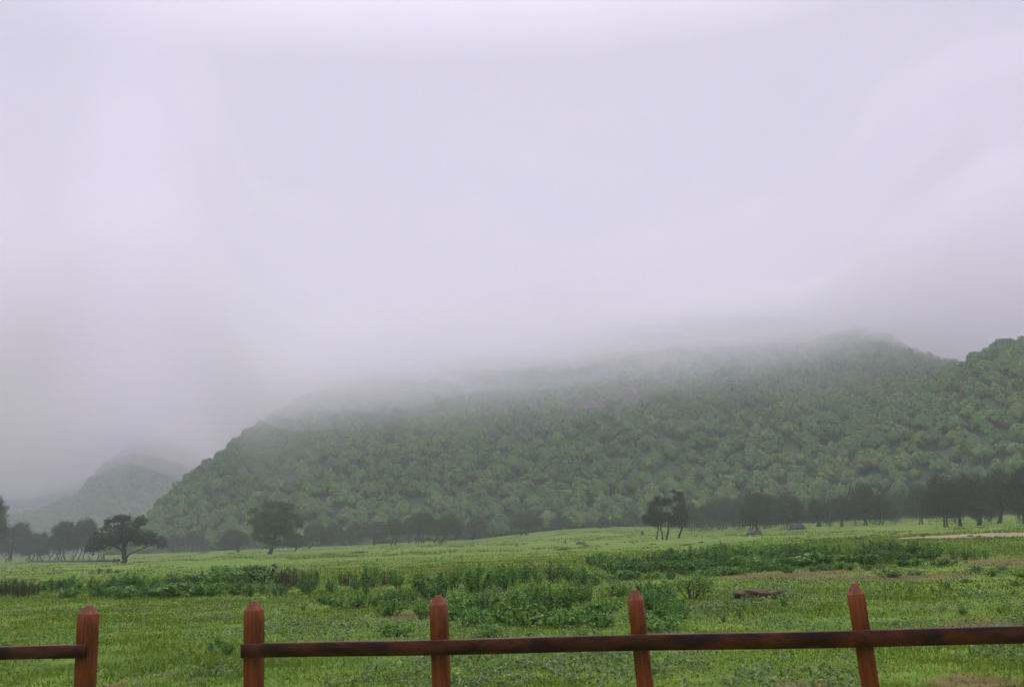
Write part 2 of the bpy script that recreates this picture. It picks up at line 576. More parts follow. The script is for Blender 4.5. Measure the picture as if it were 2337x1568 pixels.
az_front = np.linspace(R(-45), R(45), 640)
az_back = np.linspace(R(45), R(315), 90)[1:-1]
ground = polar_mesh('ground', np.concatenate([az_front, az_back]), np.concatenate([[0.02], np.geomspace(1.5, 9, 30)[:-1], np.geomspace(9, 32, 170)[:-1], np.geomspace(32, 420, 150), np.geomspace(440, 6000, 30)]),
                    lambda X, Y, A, Q: gz(X, Y) - 0.02 * np.clip(Q - 700, 0, None) * 3.0, ground_material(), True, 'soil', soil)
tag(ground, 'wide green meadow with patches of bare brown soil', 'meadow', kind='structure')


# sandy track across the far meadow
TRACK = []


def track_mesh():
    b = MB()
    px = np.linspace(2050, 2600, 60)
    top, bot = [], []
    for i, x in enumerate(px):
        t_ = (x - 2050) / 287
        yc = 1229.5 - 10.5 * t_
        w = 1.2 + 4.2 * min(1.0, t_ * 1.1 + 0.02)
        w *= 0.85 + 0.3 * float(vnoise(x / 23.0, 3.3, 5))
        top.append(unproj(x, yc - w)); bot.append(unproj(x, yc + w))
    TRACK.extend([[q[0] for q in bot], [q[1] for q in bot], [q[0] for q in top], [q[1] for q in top]])
    V = []
    for a_, b_ in zip(bot, top):
        for s in np.linspace(0, 1, 9):
            q = a_ + (b_ - a_) * s
            V.append((q[0], q[1], float(gz(q[0], q[1])) + 0.035))
    n = len(px)
    F = [(i * 9 + j, (i + 1) * 9 + j, (i + 1) * 9 + j + 1, i * 9 + j + 1) for i in range(n - 1) for j in range(8)]
    b.add(V, np.array(F))
    return b


m, t, out = new_mat('pale_sand')
g = N(t, 'ShaderNodeTexCoord')
n1 = N(t, 'ShaderNodeTexNoise', i_Scale=0.8, i_Detail=6.0)
t.links.new(g.outputs['Object'], n1.inputs['Vector'])
p = N(t, 'ShaderNodeBsdfPrincipled', i_Roughness=0.95)
t.links.new(ramp(t, n1.outputs['Fac'], [(0.3, (0.17, 0.135, 0.07)), (0.7, (0.34, 0.27, 0.155))]), p.inputs['Base Color'])
t.links.new(p.outputs[0], out.inputs['Surface'])
tag(track_mesh().build('path', m, smooth=True), 'pale sandy track crossing the meadow below the dark trees', 'track', kind='structure')

# ------------------------------------------------------------------ hills
m, t, out = new_mat('hill_soil')
g = N(t, 'ShaderNodeTexCoord')
n1 = N(t, 'ShaderNodeTexNoise', i_Scale=0.09, i_Detail=6.0)
t.links.new(g.outputs['Object'], n1.inputs['Vector'])
p = N(t, 'ShaderNodeBsdfPrincipled', i_Roughness=0.95)
t.links.new(ramp(t, n1.outputs['Fac'], [(0.35, (0.026, 0.060, 0.018)), (0.65, (0.05, 0.105, 0.03))]), p.inputs['Base Color'])
t.links.new(p.outputs[0], out.inputs['Surface'])
M['hill'] = m


class Hill:
    def __init__(s, sky, ridge, toe, tree_h, seed, curve=1.15, rough=5.0):
        s.a, s.t = table(sky)
        s.ra, s.rr = by_px(ridge)
        s.ta, s.tr = by_px(toe)
        s.th, s.seed, s.curve, s.rough = tree_h, seed, curve, rough

    def Rr(s, az):
        return np.interp(az, s.ra, s.rr)

    def Rt(s, az):
        return np.interp(az, s.ta, s.tr)

    def z(s, X, Y, az, r):
        rr, rt = s.Rr(az), s.Rt(az)
        zr = CAM_H + np.interp(az, s.a, s.t) * rr - s.th
        z0 = gz(np.sin(az) * rt, np.cos(az) * rt) - 0.6
        u = np.clip((r - rt) / (rr - rt), 0, 1)
        prof = (u + 0.18 * np.sin(u * math.pi)) ** s.curve / 1.0
        prof = np.clip(prof, 0, 1.0 + 0 * u)
        h = z0 + (zr - z0) * prof
        h = h + s.rough * fbm(X / 90, Y / 90, s.seed) * np.sin(np.clip(u, 0, 1) * math.pi) ** 0.7
        back = np.clip((r - rr) / (0.8 * rr), 0, 1)
        h = h - (back * 0.7 * np.maximum(zr - z0, 0) + back * 6)
        return h

    def build(s, px0, px1, label):
        azs = np.linspace(az_of(px0), az_of(px1), 180)
        u = np.concatenate([np.linspace(0, 1, 60), np.linspace(1.03, 1.6, 14)])
        A, U = np.meshgrid(azs, u, indexing='ij')
        Rr_, Rt_ = s.Rr(A), s.Rt(A)
        Q = Rt_ + U * (Rr_ - Rt_)
        X = Q * np.sin(A); Y = Q * np.cos(A)
        Z = s.z(X, Y, A, Q)
        na, nr = A.shape
        I, J = np.meshgrid(np.arange(na - 1), np.arange(nr - 1), indexing='ij')
        F = np.stack([I * nr + J, I * nr + J + 1, (I + 1) * nr + J + 1, (I + 1) * nr + J], -1).reshape(-1, 4)
        b = MB()
        b.add(np.stack([X, Y, Z], -1).reshape(-1, 3), F)
        return tag(b.build('hill', M['hill'], smooth=True), label, 'hill', kind='structure')


H_main = Hill([(200, 1275), (260, 1240), (330, 1190), (400, 1112), (470, 1060), (540, 1002), (600, 968), (680, 915), (780, 866), (900, 842), (1100, 815),
               (1300, 785), (1450, 758), (1600, 736), (1750, 722), (1880, 724), (1960, 750), (2050, 790), (2130, 820), (2200, 838), (2300, 850), (2450, 870), (2800, 960)],
              [(200, 440), (330, 455), (500, 520), (700, 580), (1200, 650), (1750, 700), (2200, 640), (2800, 620)],
              [(200, 425), (330, 418), (700, 345), (1200, 320), (1700, 302), (2337, 290), (2800, 285)], 5.0, 11)
H_right = Hill([(1650, 1215), (1750, 1120), (1850, 1030), (1950, 960), (2050, 905), (2150, 862), (2200, 838), (2240, 800), (2300, 783), (2400, 770), (2600, 790), (2900, 860)],
               [(1650, 330), (1900, 380), (2200, 420), (2400, 440), (2900, 450)],
               [(1650, 300), (1900, 290), (2337, 275), (2900, 270)], 5.0, 23)
H_second = Hill([(-300, 1195), (0, 1192), (80, 1175), (180, 1130), (250, 1058), (300, 1018), (350, 1000), (420, 994), (500, 985), (700, 960), (900, 960)],
                [(-300, 1550), (900, 1550)], [(-300, 1050), (900, 1050)], 5.0, 31, rough=9)
H_far = Hill([(-500, 1000), (-200, 1010), (0, 1020), (100, 1030), (200, 1045), (320, 1075), (450, 1130), (600, 1180)],
             [(-500, 2800), (600, 2800)], [(-500, 2000), (600, 2000)], 6.0, 41, rough=20)
H_main.build(205, 2790, 'long wooded hill rising into low cloud behind the meadow')
H_right.build(1655, 2890, 'nearer wooded hill shoulder beside the gap in the skyline')
H_second.build(-290, 890, 'small hazy hill behind the flat-topped tree')
H_far.build(-490, 590, 'faint distant ridge fading into the mist')


# ------------------------------------------------------------------ fence
def chamfer_post(w, h, c, caph, topw):
    """square post with chamfered arrises and a four-sided cut-off point"""
    a = w / 2
    ring = lambda s, cc, z: [(-s + cc, -s, z), (s - cc, -s, z), (s, -s + cc, z), (s, s - cc, z), (s - cc, s, z), (-s + cc, s, z), (-s, s - cc, z), (-s, -s + cc, z)]
    zs = np.linspace(0, h, 7)
    V = []
    for z in zs:
        V += ring(a, c, z)
    V += ring(a - 0.004, c, h + 0.004)
    V += ring(topw / 2 + 0.006, c * 0.6, h + caph - 0.008)
    V += ring(topw / 2 - 0.006, c * 0.5, h + caph)
    n = len(V) // 8
    b = MB()
    F = [(i * 8 + j, i * 8 + (j + 1) % 8, (i + 1) * 8 + (j + 1) % 8, (i + 1) * 8 + j) for i in range(n - 1) for j in range(8)]
    b.add(np.array(V), np.array(F))
    b.add(np.array(V[-8:]), np.array([list(range(8))]))
    return b


PW, ZTOP = 0.158, 1.2
post_px = [(-190, 1388), (201, 1383), (581, 1373), (1000, 1360), (1449, 1344), (1950, 1329), (2500, 1312)]
post_xy = [unproj(x, y, ZTOP) for x, y in post_px]
line = np.polyfit([q[0] for q in post_xy], [q[1] for q in post_xy], 1)
post_xy = [np.array([q[0] * np.polyval(line, q[0]) / q[1], np.polyval(line, q[0] * np.polyval(line, q[0]) / q[1]), q[2]]) for q in post_xy]
yaw = math.atan(line[0])
print('posts', [(round(q[0], 2), round(q[1], 2)) for q in post_xy], 'yaw', math.degrees(yaw))


def z_at(px, py, q):
    """height of a pixel at the depth of point q"""
    d = ray(px, py)
    s = q[1] / d[1]
    return CAM_H + d[2] * s


def fence(idx, rail_pts, rail_ext, label):
    q0 = post_xy[idx[0]]
    root = empty('wooden_fence', (q0[0], q0[1], 0))
    tag(root, label, 'fence', 'red-brown post and rail fence')
    rng = random.Random(idx[0])
    fr = np.array([math.cos(yaw), math.sin(yaw), 0])
    nrm = np.array([-math.sin(yaw), math.cos(yaw), 0])
    for k in idx:
        q = post_xy[k]
        pw = {1: 0.155, 2: 0.147, 3: 0.134, 4: 0.126, 5: 0.138}.get(k, 0.145)
        post = weld(chamfer_post(pw, ZTOP - 0.088, 0.005, 0.088, 0.042).build('post', M['post'], root))
        post.location = tuple(np.array([q[0] - q0[0], q[1] - q0[1], 0]) - nrm * (PW - pw) / 2)
        lean = {1: 0.8, 2: 0.3, 3: -0.6, 4: -2.6, 5: -3.0}.get(k, 0.0)
        post.location.x -= math.sin(R(lean)) * ZTOP
        post.rotation_euler = (R(rng.uniform(-0.6, 0.6)), R(lean), yaw + R(rng.uniform(-2, 2)))
    # rail on the near face of the posts
    A = post_xy[rail_pts[0][1]]; B = post_xy[rail_pts[1][1]]
    zA = z_at(*rail_pts[0][0], A); zB = z_at(*rail_pts[1][0], B)
    sl = (zB - zA) / (B[0] - A[0]) if B is not A else 0.01
    x0 = post_xy[idx[0]][0] + rail_ext[0]; x1 = post_xy[idx[-1]][0] + rail_ext[1]
    n = 24
    xs = np.linspace(x0, x1, n)
    H, T = 0.128, 0.09
    b = MB()
    V = []
    cc = 0.003
    prof = [(-H + cc, 0), (-cc, 0), (0, cc), (0, T - cc), (-cc, T), (-H + cc, T), (-H, T - cc), (-H, cc)]
    for x in xs:
        y = np.polyval(line, x) - (PW / 2 + 0.004) / math.cos(yaw) - T
        z = zA + sl * (x - A[0]) + 0.004 * math.sin(x * 2.1)
        for dz, dy in prof:
            V.append((x - q0[0], y - q0[1] + dy, z + dz))
    F = [(i * 8 + j, (i + 1) * 8 + j, (i + 1) * 8 + (j + 1) % 8, i * 8 + (j + 1) % 8) for i in range(n - 1) for j in range(8)]
    b.add(np.array(V), np.array(F))
    b.add(np.array(V[:8]), np.array([list(range(8))[::-1]]))
    b.add(np.array(V[-8:]), np.array([list(range(8))]))
    rail = weld(b.build('rail', M['rail'], root))
    for k in idx:
        for off, dz in ((-0.022, -0.03), (0.026, -0.098)):
            x = post_xy[k][0] + off
            if not (x0 + 0.01 < x < x1 - 0.01):
                x = min(max(x, x0 + 0.02), x1 - 0.02)
            y = np.polyval(line, x) - (PW / 2 + 0.004) / math.cos(yaw) - T
            z = zA + sl * (x - A[0]) + dz
            nb = MB()
            a_ = np.arange(8) * math.pi / 4
            rim = [(0.007 * math.cos(v), 0.0, 0.007 * math.sin(v)) for v in a_]
            head = [(0.005 * math.cos(v), -0.003, 0.005 * math.sin(v)) for v in a_]
            nb.add(np.array(rim + head), np.array([(j, (j + 1) % 8, 8 + (j + 1) % 8, 8 + j) for j in range(8)]))
            nb.add(np.array(head), np.array([list(range(8))]))
            o = nb.build('nail', M['nail'], rail)
            o.location = (x - q0[0], y - q0[1] - 0.001, z)
    return root


fence([0, 1], [((190, 1468), 1), ((190, 1468), 1)], (-0.1, 0.03), 'red-brown fence section of one visible post with its rail ending at a gap')
fence([2, 3, 4, 5, 6], [((590, 1465), 2), ((1965, 1433), 5)], (-0.098, 0.1), 'long red-brown fence section of four visible posts joined by one dark rail')

# ------------------------------------------------------------------ trees on the meadow
CAMP = np.array([0, 0, CAM_H])


def tree(name, label, base, trunks, blobs, leaf, bark='bark', leaf_m=0.17, dens=1.0, droop=0.0, twig=0.0, seed=1, cat='tree', group=None,
         trunk_r=None, depth_k=0.45, extra=None):
    """trunks: lists of (dx, dy_up, radius) in photo pixels from the base; blobs: (dx, dy_up, rx, ry) likewise"""
    rng = np.random.default_rng(seed)
    B = unproj(*base)
    d = (B - CAMP) @ fwd
    s = d / FPX
    root = empty(name, tuple(B))
    tag(root, label, cat, group)
    conv = lambda dx, dy, dep=0.0: np.array([(dx * cr + dy * sr) * s, dep * s, (dy * cr - dx * sr) * s])
    xs = [b[0] for b in blobs]
    half = (max(b[0] + b[2] for b in blobs) - min(b[0] - b[2] for b in blobs)) / 2
    cx = np.mean(xs)
    tbs = [MB()]
    nodes = []
    ti = 0
    for tn, tk in enumerate(trunks):
        if tn and tk[0][1] < 2:
            tbs.append(MB())
        ti = len(tbs) - 1 if tk[0][1] < 2 else 0
        tb = tbs[ti]
        dep0 = rng.uniform(-2, 2) if len(trunks) > 1 else 0
        pts = [conv(a, h, dep0 + (rng.uniform(-1, 1) * 1.5 if i else 0)) for i, (a, h, r) in enumerate(tk)]
        rad = [r * s for a, h, r in tk]
        pts[0] = pts[0] - np.array([0, 0, 0.25])
        rad = [rad[0] * 1.0] + rad[1:]
        P, rr = smooth_path(pts, rad, 12)
        if tk[0][1] < 2:
            rr[0] *= 1.5; rr[1] *= 1.2
        P[1:-1] += rng.normal(size=P[1:-1].shape) * rr[1:-1, None] * 0.15
        tb.add(*tube(P, rr, 8))
        for i in range(len(P)):
            nodes.append((P[i], rr[i], ti))
    lb = MB()
    LP, LN, LA = [], [], []
    for bi, (bx, by, rx, ry) in enumerate(blobs):
        edge = min(1.0, abs(bx - cx) / max(half, 1e-3))
        dep = rng.uniform(-1, 1) * depth_k * half * math.sqrt(max(0.05, 1 - edge * edge))
        C = conv(bx, by, dep)
        rad = np.array([rx * s, min(rx, ry * 1.4) * s, ry * s])
        # limb from the trunk to the clump
        cand = [n for n in nodes if n[0][2] < C[2] + 0.2] or nodes
        tops = sorted(cand, key=lambda n: np.linalg.norm(n[0] - C) - 0.35 * n[0][2])
        st = tops[0]
        tb = tbs[st[2]]
        mid = (st[0] * 0.5 + C * 0.5) + np.array([0, 0, 0.12 * np.linalg.norm(C - st[0])]) + rng.normal(size=3) * 0.08 * np.linalg.norm(C - st[0])
        r0 = min(st[1] * 0.6, max(0.05, np.linalg.norm(C - st[0]) * 0.035))
        P, rr = smooth_path([st[0], mid, C], [r0, r0 * 0.65, r0 * 0.3], 8)
        P[1:-1] += rng.normal(size=P[1:-1].shape) * 0.03 * np.linalg.norm(C - st[0])
        tb.add(*tube(P, rr, 5))
        for k in range(5):
            dv = norm(rng.normal(size=3) + np.array([0, 0, 0.5]))
            E = C + dv * rad * rng.uniform(0.6, 0.95)
            a0 = P[rng.integers(4, len(P))]
            Q, qr = smooth_path([a0, (a0 + E) / 2 + rng.normal(size=3) * 0.12 * rad.mean(), E], [max(0.02, r0 * 0.35), 0.02, 0.008], 5)
            tb.add(*tube(Q, qr, 4))
        # leaf clumps on the shell of the blob
        area = (rad[0] * rad[2] + rad[0] * rad[1] + rad[1] * rad[2]) * 4
        ns = int(np.clip(area / (0.55 + 2.2 * leaf_m), 7, 26))
        dirs = norm(rng.normal(size=(ns, 3)))
        dirs[:, 2] = np.where(dirs[:, 2] < -0.5, -dirs[:, 2], dirs[:, 2])
        per = int(dens * area / (leaf_m ** 2) * 1.0 / ns) + 8
        for dv in dirs:
            cc = C + dv * rad * rng.uniform(0.45, 0.92)
            sub = rad * rng.uniform(0.20, 0.40)
            g_ = rng.normal(size=(per, 3)) * 0.6
            q = cc + g_ * sub
            if droop:
                hang = rng.random(per) ** 2 * droop * ry * s
                q[:, 2] -= hang
            LP.append(q)
            LN.append(norm(g_) * 0.7 + dv * 0.8 + np.array([0, 0, 0.35]) + rng.normal(size=(per, 3)) * 0.45)
            LA.append(norm(g_ + dv * 0.8) + np.array([0, 0, -1.6 * (droop > 0)]))
        for q_ in range(9):                          # loose sprays that break the outline
            dv = norm(rng.normal(size=3) + np.array([0, 0, 0.35]))
            a0 = C + dv * rad * 0.75
            e0 = C + dv * rad * rng.uniform(1.05, 1.38) + np.array([0, 0, -0.25 * droop * ry * s])
            m_ = int(14 * dens) + 4
            tt_ = rng.random(m_)[:, None]
            LP.append(a0 + (e0 - a0) * tt_ + rng.normal(size=(m_, 3)) * leaf_m * 1.1)
            LN.append(rng.normal(size=(m_, 3)) + np.array([0, 0, 0.5]))
            LA.append(np.tile(dv, (m_, 1)) + rng.normal(size=(m_, 3)) * 0.5)
            tb.add(*tube(*smooth_path([P[-1], a0, e0], [0.025, 0.02, 0.008], 4), 3))
        if twig:
            nt = int(twig * area / leaf_m * 1.8)
            dv = norm(rng.normal(size=(nt, 3)) + np.array([0, 0, 0.25]))
            q = C + dv * rad * rng.uniform(0.35, 1.0, (nt, 1))
            al = norm(dv * rad / rad.max() + rng.normal(size=(nt, 3)) * 0.35 + np.array([0, 0, 0.35 - droop * 1.5]))
            lb.add(*cards(q, rng.normal(size=(nt, 3)), rng.uniform(0.25, 0.6, nt), 0.05, rng, al))
    LP = np.concatenate(LP); LN = np.concatenate(LN); LA = np.concatenate(LA)
    if droop:
        LN[:, 2] *= 0.25
    sz = leaf_m * rng.uniform(0.6, 1.3, len(LP))
    lb.add(*cards(LP, LN, sz, 0.42 if not droop else 0.26, rng, LA))
    tb = tbs[0]
    if extra:
        for tk in extra:
            P, rr = smooth_path([conv(a, h) for a, h, r in tk], [r * s for a, h, r in tk], 6)
            tb.add(*tube(P, rr, 5))
    for tb in tbs:
        tb.build('trunk', M[bark], root, smooth=True)
    lb.build('crown', M[leaf], root)
    return root


def zoomed(x0, y0, k, bx, by):
    """returns base pixel and converters from a zoomed crop of the photograph"""
    u = 0.92445 / k
    base = ((x0 + bx / k) * 0.92445, (y0 + by / k) * 0.92445)
    bl = lambda L: [((a - bx) * u, (by - b) * u, c * u, d * u) for a, b, c, d in L]
    tr = lambda L: [((a - bx) * u, (by - b) * u, r * u) for a, b, r in L]
    return base, bl, tr


# flat-topped dark tree
base, bl, tr = zoomed(180, 1240, 7.79, 1000, 1165)
tree('acacia_tree', 'big dark flat-topped tree with layered crown standing alone on the meadow', base,
     [tr([(1000, 1170, 52), (985, 1060, 42), (970, 960, 40), (955, 860, 34), (940, 700, 22), (900, 540, 12)]),
      tr([(1000, 1080, 20), (1060, 1010, 17), (1150, 955, 14), (1260, 920, 10), (1400, 860, 7), (1600, 780, 4)]),
      tr([(960, 930, 24), (880, 900, 18), (760, 850, 13), (560, 800, 8)]),
      tr([(955, 860, 26), (1050, 720, 16), (1180, 560, 9)]), tr([(945, 760, 18), (800, 600, 12), (680, 470, 7)])],
     bl([(560, 760, 190, 130), (760, 700, 190, 120), (300, 880, 110, 85), (540, 890, 160, 80), (1330, 800, 170, 80), (1000, 330, 200, 80), (770, 355, 170, 65), (590, 400, 95, 48), (1200, 370, 160, 75), (1360, 420, 85, 55), (900, 500, 290, 110), (1150, 530, 190, 120), (640, 520, 110, 70),
         (480, 670, 150, 95), (330, 820, 105, 105), (430, 900, 120, 85), (640, 790, 190, 110), (950, 730, 280, 130), (1250, 730, 220, 120), (1470, 740, 150, 90), (1640, 740, 120, 80),
         (1720, 830, 85, 70), (1400, 640, 110, 70), (240, 920, 70, 70), (820, 640, 200, 100), (1100, 640, 200, 100)]),
     'olive', leaf_m=0.17, dens=1.4, seed=3, depth_k=0.4,
     extra=[tr([(1160, 330, 6), (1250, 270, 5), (1310, 225, 3)]), tr([(1080, 290, 5), (1040, 240, 4), (1015, 205, 2)])])

# tall fresh green tree
base, bl, tr = zoomed(580, 1220, 8.709, 750, 1285)
tree('green_tree', 'tall fresh green tree with drooping sprays and a leaning trunk', base,
     [tr([(750, 1290, 46), (785, 1120, 36), (805, 1000, 32), (870, 800, 26), (860, 600, 20), (740, 450, 9)]), tr([(870, 800, 16), (960, 750, 12), (1120, 640, 7), (1300, 540, 4)]),
      tr([(862, 620, 14), (950, 480, 9), (1000, 320, 5)]), tr([(860, 640, 12), (680, 560, 8), (460, 520, 4)]), tr([(805, 1000, 14), (680, 900, 9), (560, 880, 4)])],
     bl([(540, 690, 190, 120), (1130, 660, 170, 140), (980, 760, 150, 130), (480, 820, 120, 110), (860, 600, 250, 140), (800, 820, 230, 140), (760, 560, 230, 110), (900, 270, 280, 100), (620, 255, 120, 75), (1100, 310, 130, 95), (400, 400, 110, 80), (330, 600, 110, 65), (480, 560, 140, 75), (700, 460, 240, 115), (960, 470, 240, 125),
         (1240, 490, 110, 85), (1380, 570, 85, 90), (1340, 670, 75, 60), (600, 810, 150, 120), (470, 970, 105, 120), (650, 1010, 170, 100), (1090, 850, 140, 140), (900, 1040, 110, 80), (1160, 950, 85, 95), (760, 680, 160, 90)]),
     'green', leaf_m=0.22, dens=1.5, droop=0.3, seed=5, depth_k=0.3)

# weeping pair
base, bl, tr = zoomed(1560, 1200, 9.8, 790, 1290)
tree('weeping_tree', 'dark weeping tree on three thin curved trunks at the hill foot', base,
     [tr([(585, 1300, 18), (620, 1180, 16), (640, 1060, 15), (680, 800, 10)]), tr([(740, 1280, 22), (735, 1150, 18), (705, 1030, 17), (720, 800, 10)]), tr([(815, 1285, 26), (875, 1140, 22), (890, 980, 18), (880, 700, 10)])],
     bl([(650, 440, 190, 120), (490, 640, 180, 170), (420, 860, 130, 120), (700, 740, 210, 200), (850, 400, 170, 120), (650, 300, 65, 45), (880, 790, 150, 160), (600, 920, 180, 80), (340, 800, 70, 110)]),
     'weep', leaf_m=0.15, dens=1.3, droop=0.55, twig=0.5, seed=7, group='pair of weeping trees')
base, bl, tr = zoomed(1560, 1200, 9.8, 1120, 1260)
tree('weeping_tree', 'dark weeping tree on one thick bent trunk beside its three-trunked neighbour', base,
     [tr([(1120, 1262, 30), (1155, 1170, 25), (1195, 1070, 22), (1218, 970, 20), (1180, 700, 12)]), tr([(1200, 1000, 8), (1080, 940, 6), (960, 1050, 3)])],
     bl([(1150, 330, 170, 110), (1240, 500, 110, 170), (1150, 640, 180, 200), (1050, 850, 150, 120), (1240, 860, 140, 110), (1040, 130, 55, 35), (1200, 200, 75, 45), (1330, 700, 70, 150)]),
     'weep', leaf_m=0.15, dens=1.2, droop=0.55, twig=0.5, seed=8, group='pair of weeping trees')


def dome(x0, x1, yt, yb, rng, n=None):
    """crown clumps filling a rounded box, in photo pixels"""
    w, h = x1 - x0, yb - yt
    n = n or int(np.clip(w * h / 420, 6, 12))
    out_ = [((x0 + x1) / 2 + w * rng.uniform(-.06, .06), yt + h * 0.42, w * 0.32, h * 0.38)]
    for q in (-0.27, 0.0, 0.27):
        out_.append(((x0 + x1) / 2 + w * (q + rng.uniform(-.05, .05)), yb - h * rng.uniform(0.17, 0.30), w * 0.23, h * 0.24))
    for k in range(n):
        a = math.pi * (k + 0.5) / n + rng.uniform(-.15, .15)
        e = rng.uniform(0.78, 1.0)
        out_.append(((x0 + x1) / 2 - math.cos(a) * w * 0.36 * e, yb - h * 0.22 - math.sin(a) * h * 0.56 * e, w * rng.uniform(0.16, 0.23), h * rng.uniform(0.18, 0.27)))
    return out_


def simple_tree(base, box, leaf, label, name='meadow_tree', lean=0.0, feet=None, group=None, seed=0, leaf_m=0.2, tr_=2.6, twig=0.9, droop=0.12, dens=0.8, cat='tree', bark='bark', long_branch=None):
    rng = random.Random(seed)
    bx, by = base
    x0, x1, yt, yb = box
    bl_ = [(a - bx, by - b, c, d) for a, b, c, d in dome(x0, x1, yt, yb, rng)]
    cxp = (x0 + x1) / 2 - bx
    hb = by - yb
    ht = by - (yt + (yb - yt) * 0.55)
    trunks = []
    for f in (feet or [0.0]):
        tx = cxp * 0.55 + lean + f * 0.5 + rng.uniform(-3, 3)
        k = tr_ / (1 + 0.25 * (len(feet or [0]) - 1)) * rng.uniform(0.85, 1.15)
        trunks.append([(f, 0, k), (f + (tx - f) * 0.3 + rng.uniform(-1.2, 1.2), hb * 0.5, k * 0.82), (f + (tx - f) * 0.7, hb * 1.15, k * 0.72), (tx + cxp * 0.25, ht, k * 0.4)])
    ex = None
    if long_branch:
        ex = [[(a - bx, by - b, r) for a, b, r in long_branch]]
    return tree(name, label, base, trunks, bl_, leaf, bark=bark, leaf_m=leaf_m, dens=dens, droop=droop, twig=twig, seed=seed + 100, cat=cat, group=group, extra=ex)


GL, GM, GR = 'misty trees at the meadow edge', 'small trees along the hill foot', 'dark trees below the wooded hill'
S = simple_tree
S((-18, 1289), (-90, 8, 1128, 1254), 'olive', 'dark leafy tree cut off by the frame edge', seed=1, twig=0.2, tr_=6, group=GL, dens=1.0)
S((18, 1281), (-14, 70, 1192, 1272), 'haze_green', 'misty rounded tree beside the tree cut off by the frame', seed=2, feet=[-6, 3, 8], twig=0.4, group=GL)
S((74, 1279), (48, 116, 1216, 1272), 'haze_green', 'low misty tree in the dip between two taller misty trees', seed=3, feet=[-14, 0, 10], twig=0.4, group=GL)
S((135, 1280), (106, 180, 1189, 1266), 'haze_green', 'misty tree with crooked spreading stems above the fallen trunk', seed=4, feet=[-26, -12, -3, 4, 14], tr_=3.2, twig=0.4, group=GL)
S((172, 1279), (154, 226, 1181, 1264), 'haze_green', 'tallest misty tree, directly beside the flat-topped tree', seed=5, feet=[-8, 3, 16], twig=0.4, group=GL)
S((392, 1262), (372, 421, 1221, 1254), 'grey', 'tiny grey tree just past the flat-topped tree', seed=6, group=GM)
S((437, 1260), (410, 480, 1211, 1252), 'haze_green', 'pale green tree on a thin forked stem, between two grey ones', seed=7, feet=[-1, 1.5], tr_=1.4, group=GM, twig=0.3)
S((542, 1260), (496, 572, 1206, 1251), 'grey', 'wide grey tree on a short forked trunk near the tall green tree', seed=8, feet=[-2, 3], group=GM)
S((672, 1258), (644, 702, 1217, 1250), 'grey', 'small tree leaning away from the tall green tree', seed=9, lean=10, tr_=2.2, group=GM)
S((704, 1252), (686, 752, 1194, 1246), 'grey', 'hazy grey tree close behind the small leaning tree', seed=10, group=GM)
S((763, 1247), (738, 790, 1192, 1240), 'haze_green', 'hazy olive tree with two close stems at the meadow edge', seed=11, feet=[-2, 3], tr_=1.5, group=GM, twig=0.6)
S((800, 1246), (783, 832, 1190, 1239), 'haze_green', 'hazy tree on one thin straight stem', seed=12, tr_=1.4, group=GM, twig=0.6)
S((854, 1244), (828, 886, 1188, 1232), 'haze_green', 'tree whose trunk forks into a V over clear grass', seed=13, feet=[-2, 2], tr_=2.0, group=GM, twig=0.6)
S((894, 1244), (870, 926, 1180, 1228), 'grey', 'dark tree on two slanting parallel trunks', seed=14, lean=9, feet=[-3, 6], group=GM)
S((932, 1241), (914, 954, 1182, 1226), 'grey', 'slim dark tree with a single upright thin trunk', seed=15, tr_=1.5, group=GM)
S((958, 1241), (924, 1000, 1164, 1226), 'grey', 'broad dark tree on several splayed trunks', seed=16, feet=[-9, -2, 4, 9], group=GM)
S((988, 1239), (972, 1016, 1186, 1226), 'grey', 'small dark tree slanting between two broad ones', seed=17, lean=8, tr_=2.0, group=GM)
S((1004, 1240), (990, 1062, 1172, 1226), 'grey', 'broad dark tree with a strongly curved trunk', seed=18, lean=9, tr_=3.0, group=GM)
S((1078, 1233), (1058, 1112, 1176, 1222), 'grey', 'lone dark tree at the end of the small tree row', seed=19, tr_=2.4, group=GM)
S((1190, 1223), (1164, 1242, 1164, 1213), 'grey', 'dark slanting tree alone on the grass bank', seed=20, lean=6, feet=[-3, 8, 12], tr_=1.9, group=GM)
S((1275, 1209), (1254, 1294, 1180, 1206), 'haze_green', 'bushy green tree bent over beside the yellow bush', seed=21, twig=0.1, lean=8, tr_=1.4, group=GM)


def bush(base, box, leaf, label, seed, leaf_m=0.2, group='bushes on the hill foot bank', name='bush'):
    rng = random.Random(seed)
    bx, by = base
    x0, x1, yt, yb = box
    bl_ = [(a - bx, by - b, c * 1.1, d * 1.2) for a, b, c, d in dome(x0, x1, yt, yb + 2, rng, 7)]
    return tree(name, label, base, [[(-1, 0, 0.8), (-2, (yb - yt) * 0.4, 0.6)], [(1, 0, 0.8), (3, (yb - yt) * 0.4, 0.6)]], bl_, leaf, leaf_m=leaf_m, dens=1.0, seed=seed, cat='bush', group=group)


bush((1309, 1206), (1292, 1327, 1172, 1206), 'yellow', 'yellowish round bush among green ones at the hill foot', 31)
bush((1377, 1205), (1362, 1394, 1181, 1204), 'haze_green', 'small round green bush alone on the grassy bank', 32)
bush((1430, 1201), (1408, 1450, 1166, 1200), 'green', 'larger fresh green bush on the bank near the weeping trees', 33)
bush((1340, 1204), (1330, 1352, 1188, 1204), 'haze_green', 'tiny green bush between the yellow bush and the round one', 34)

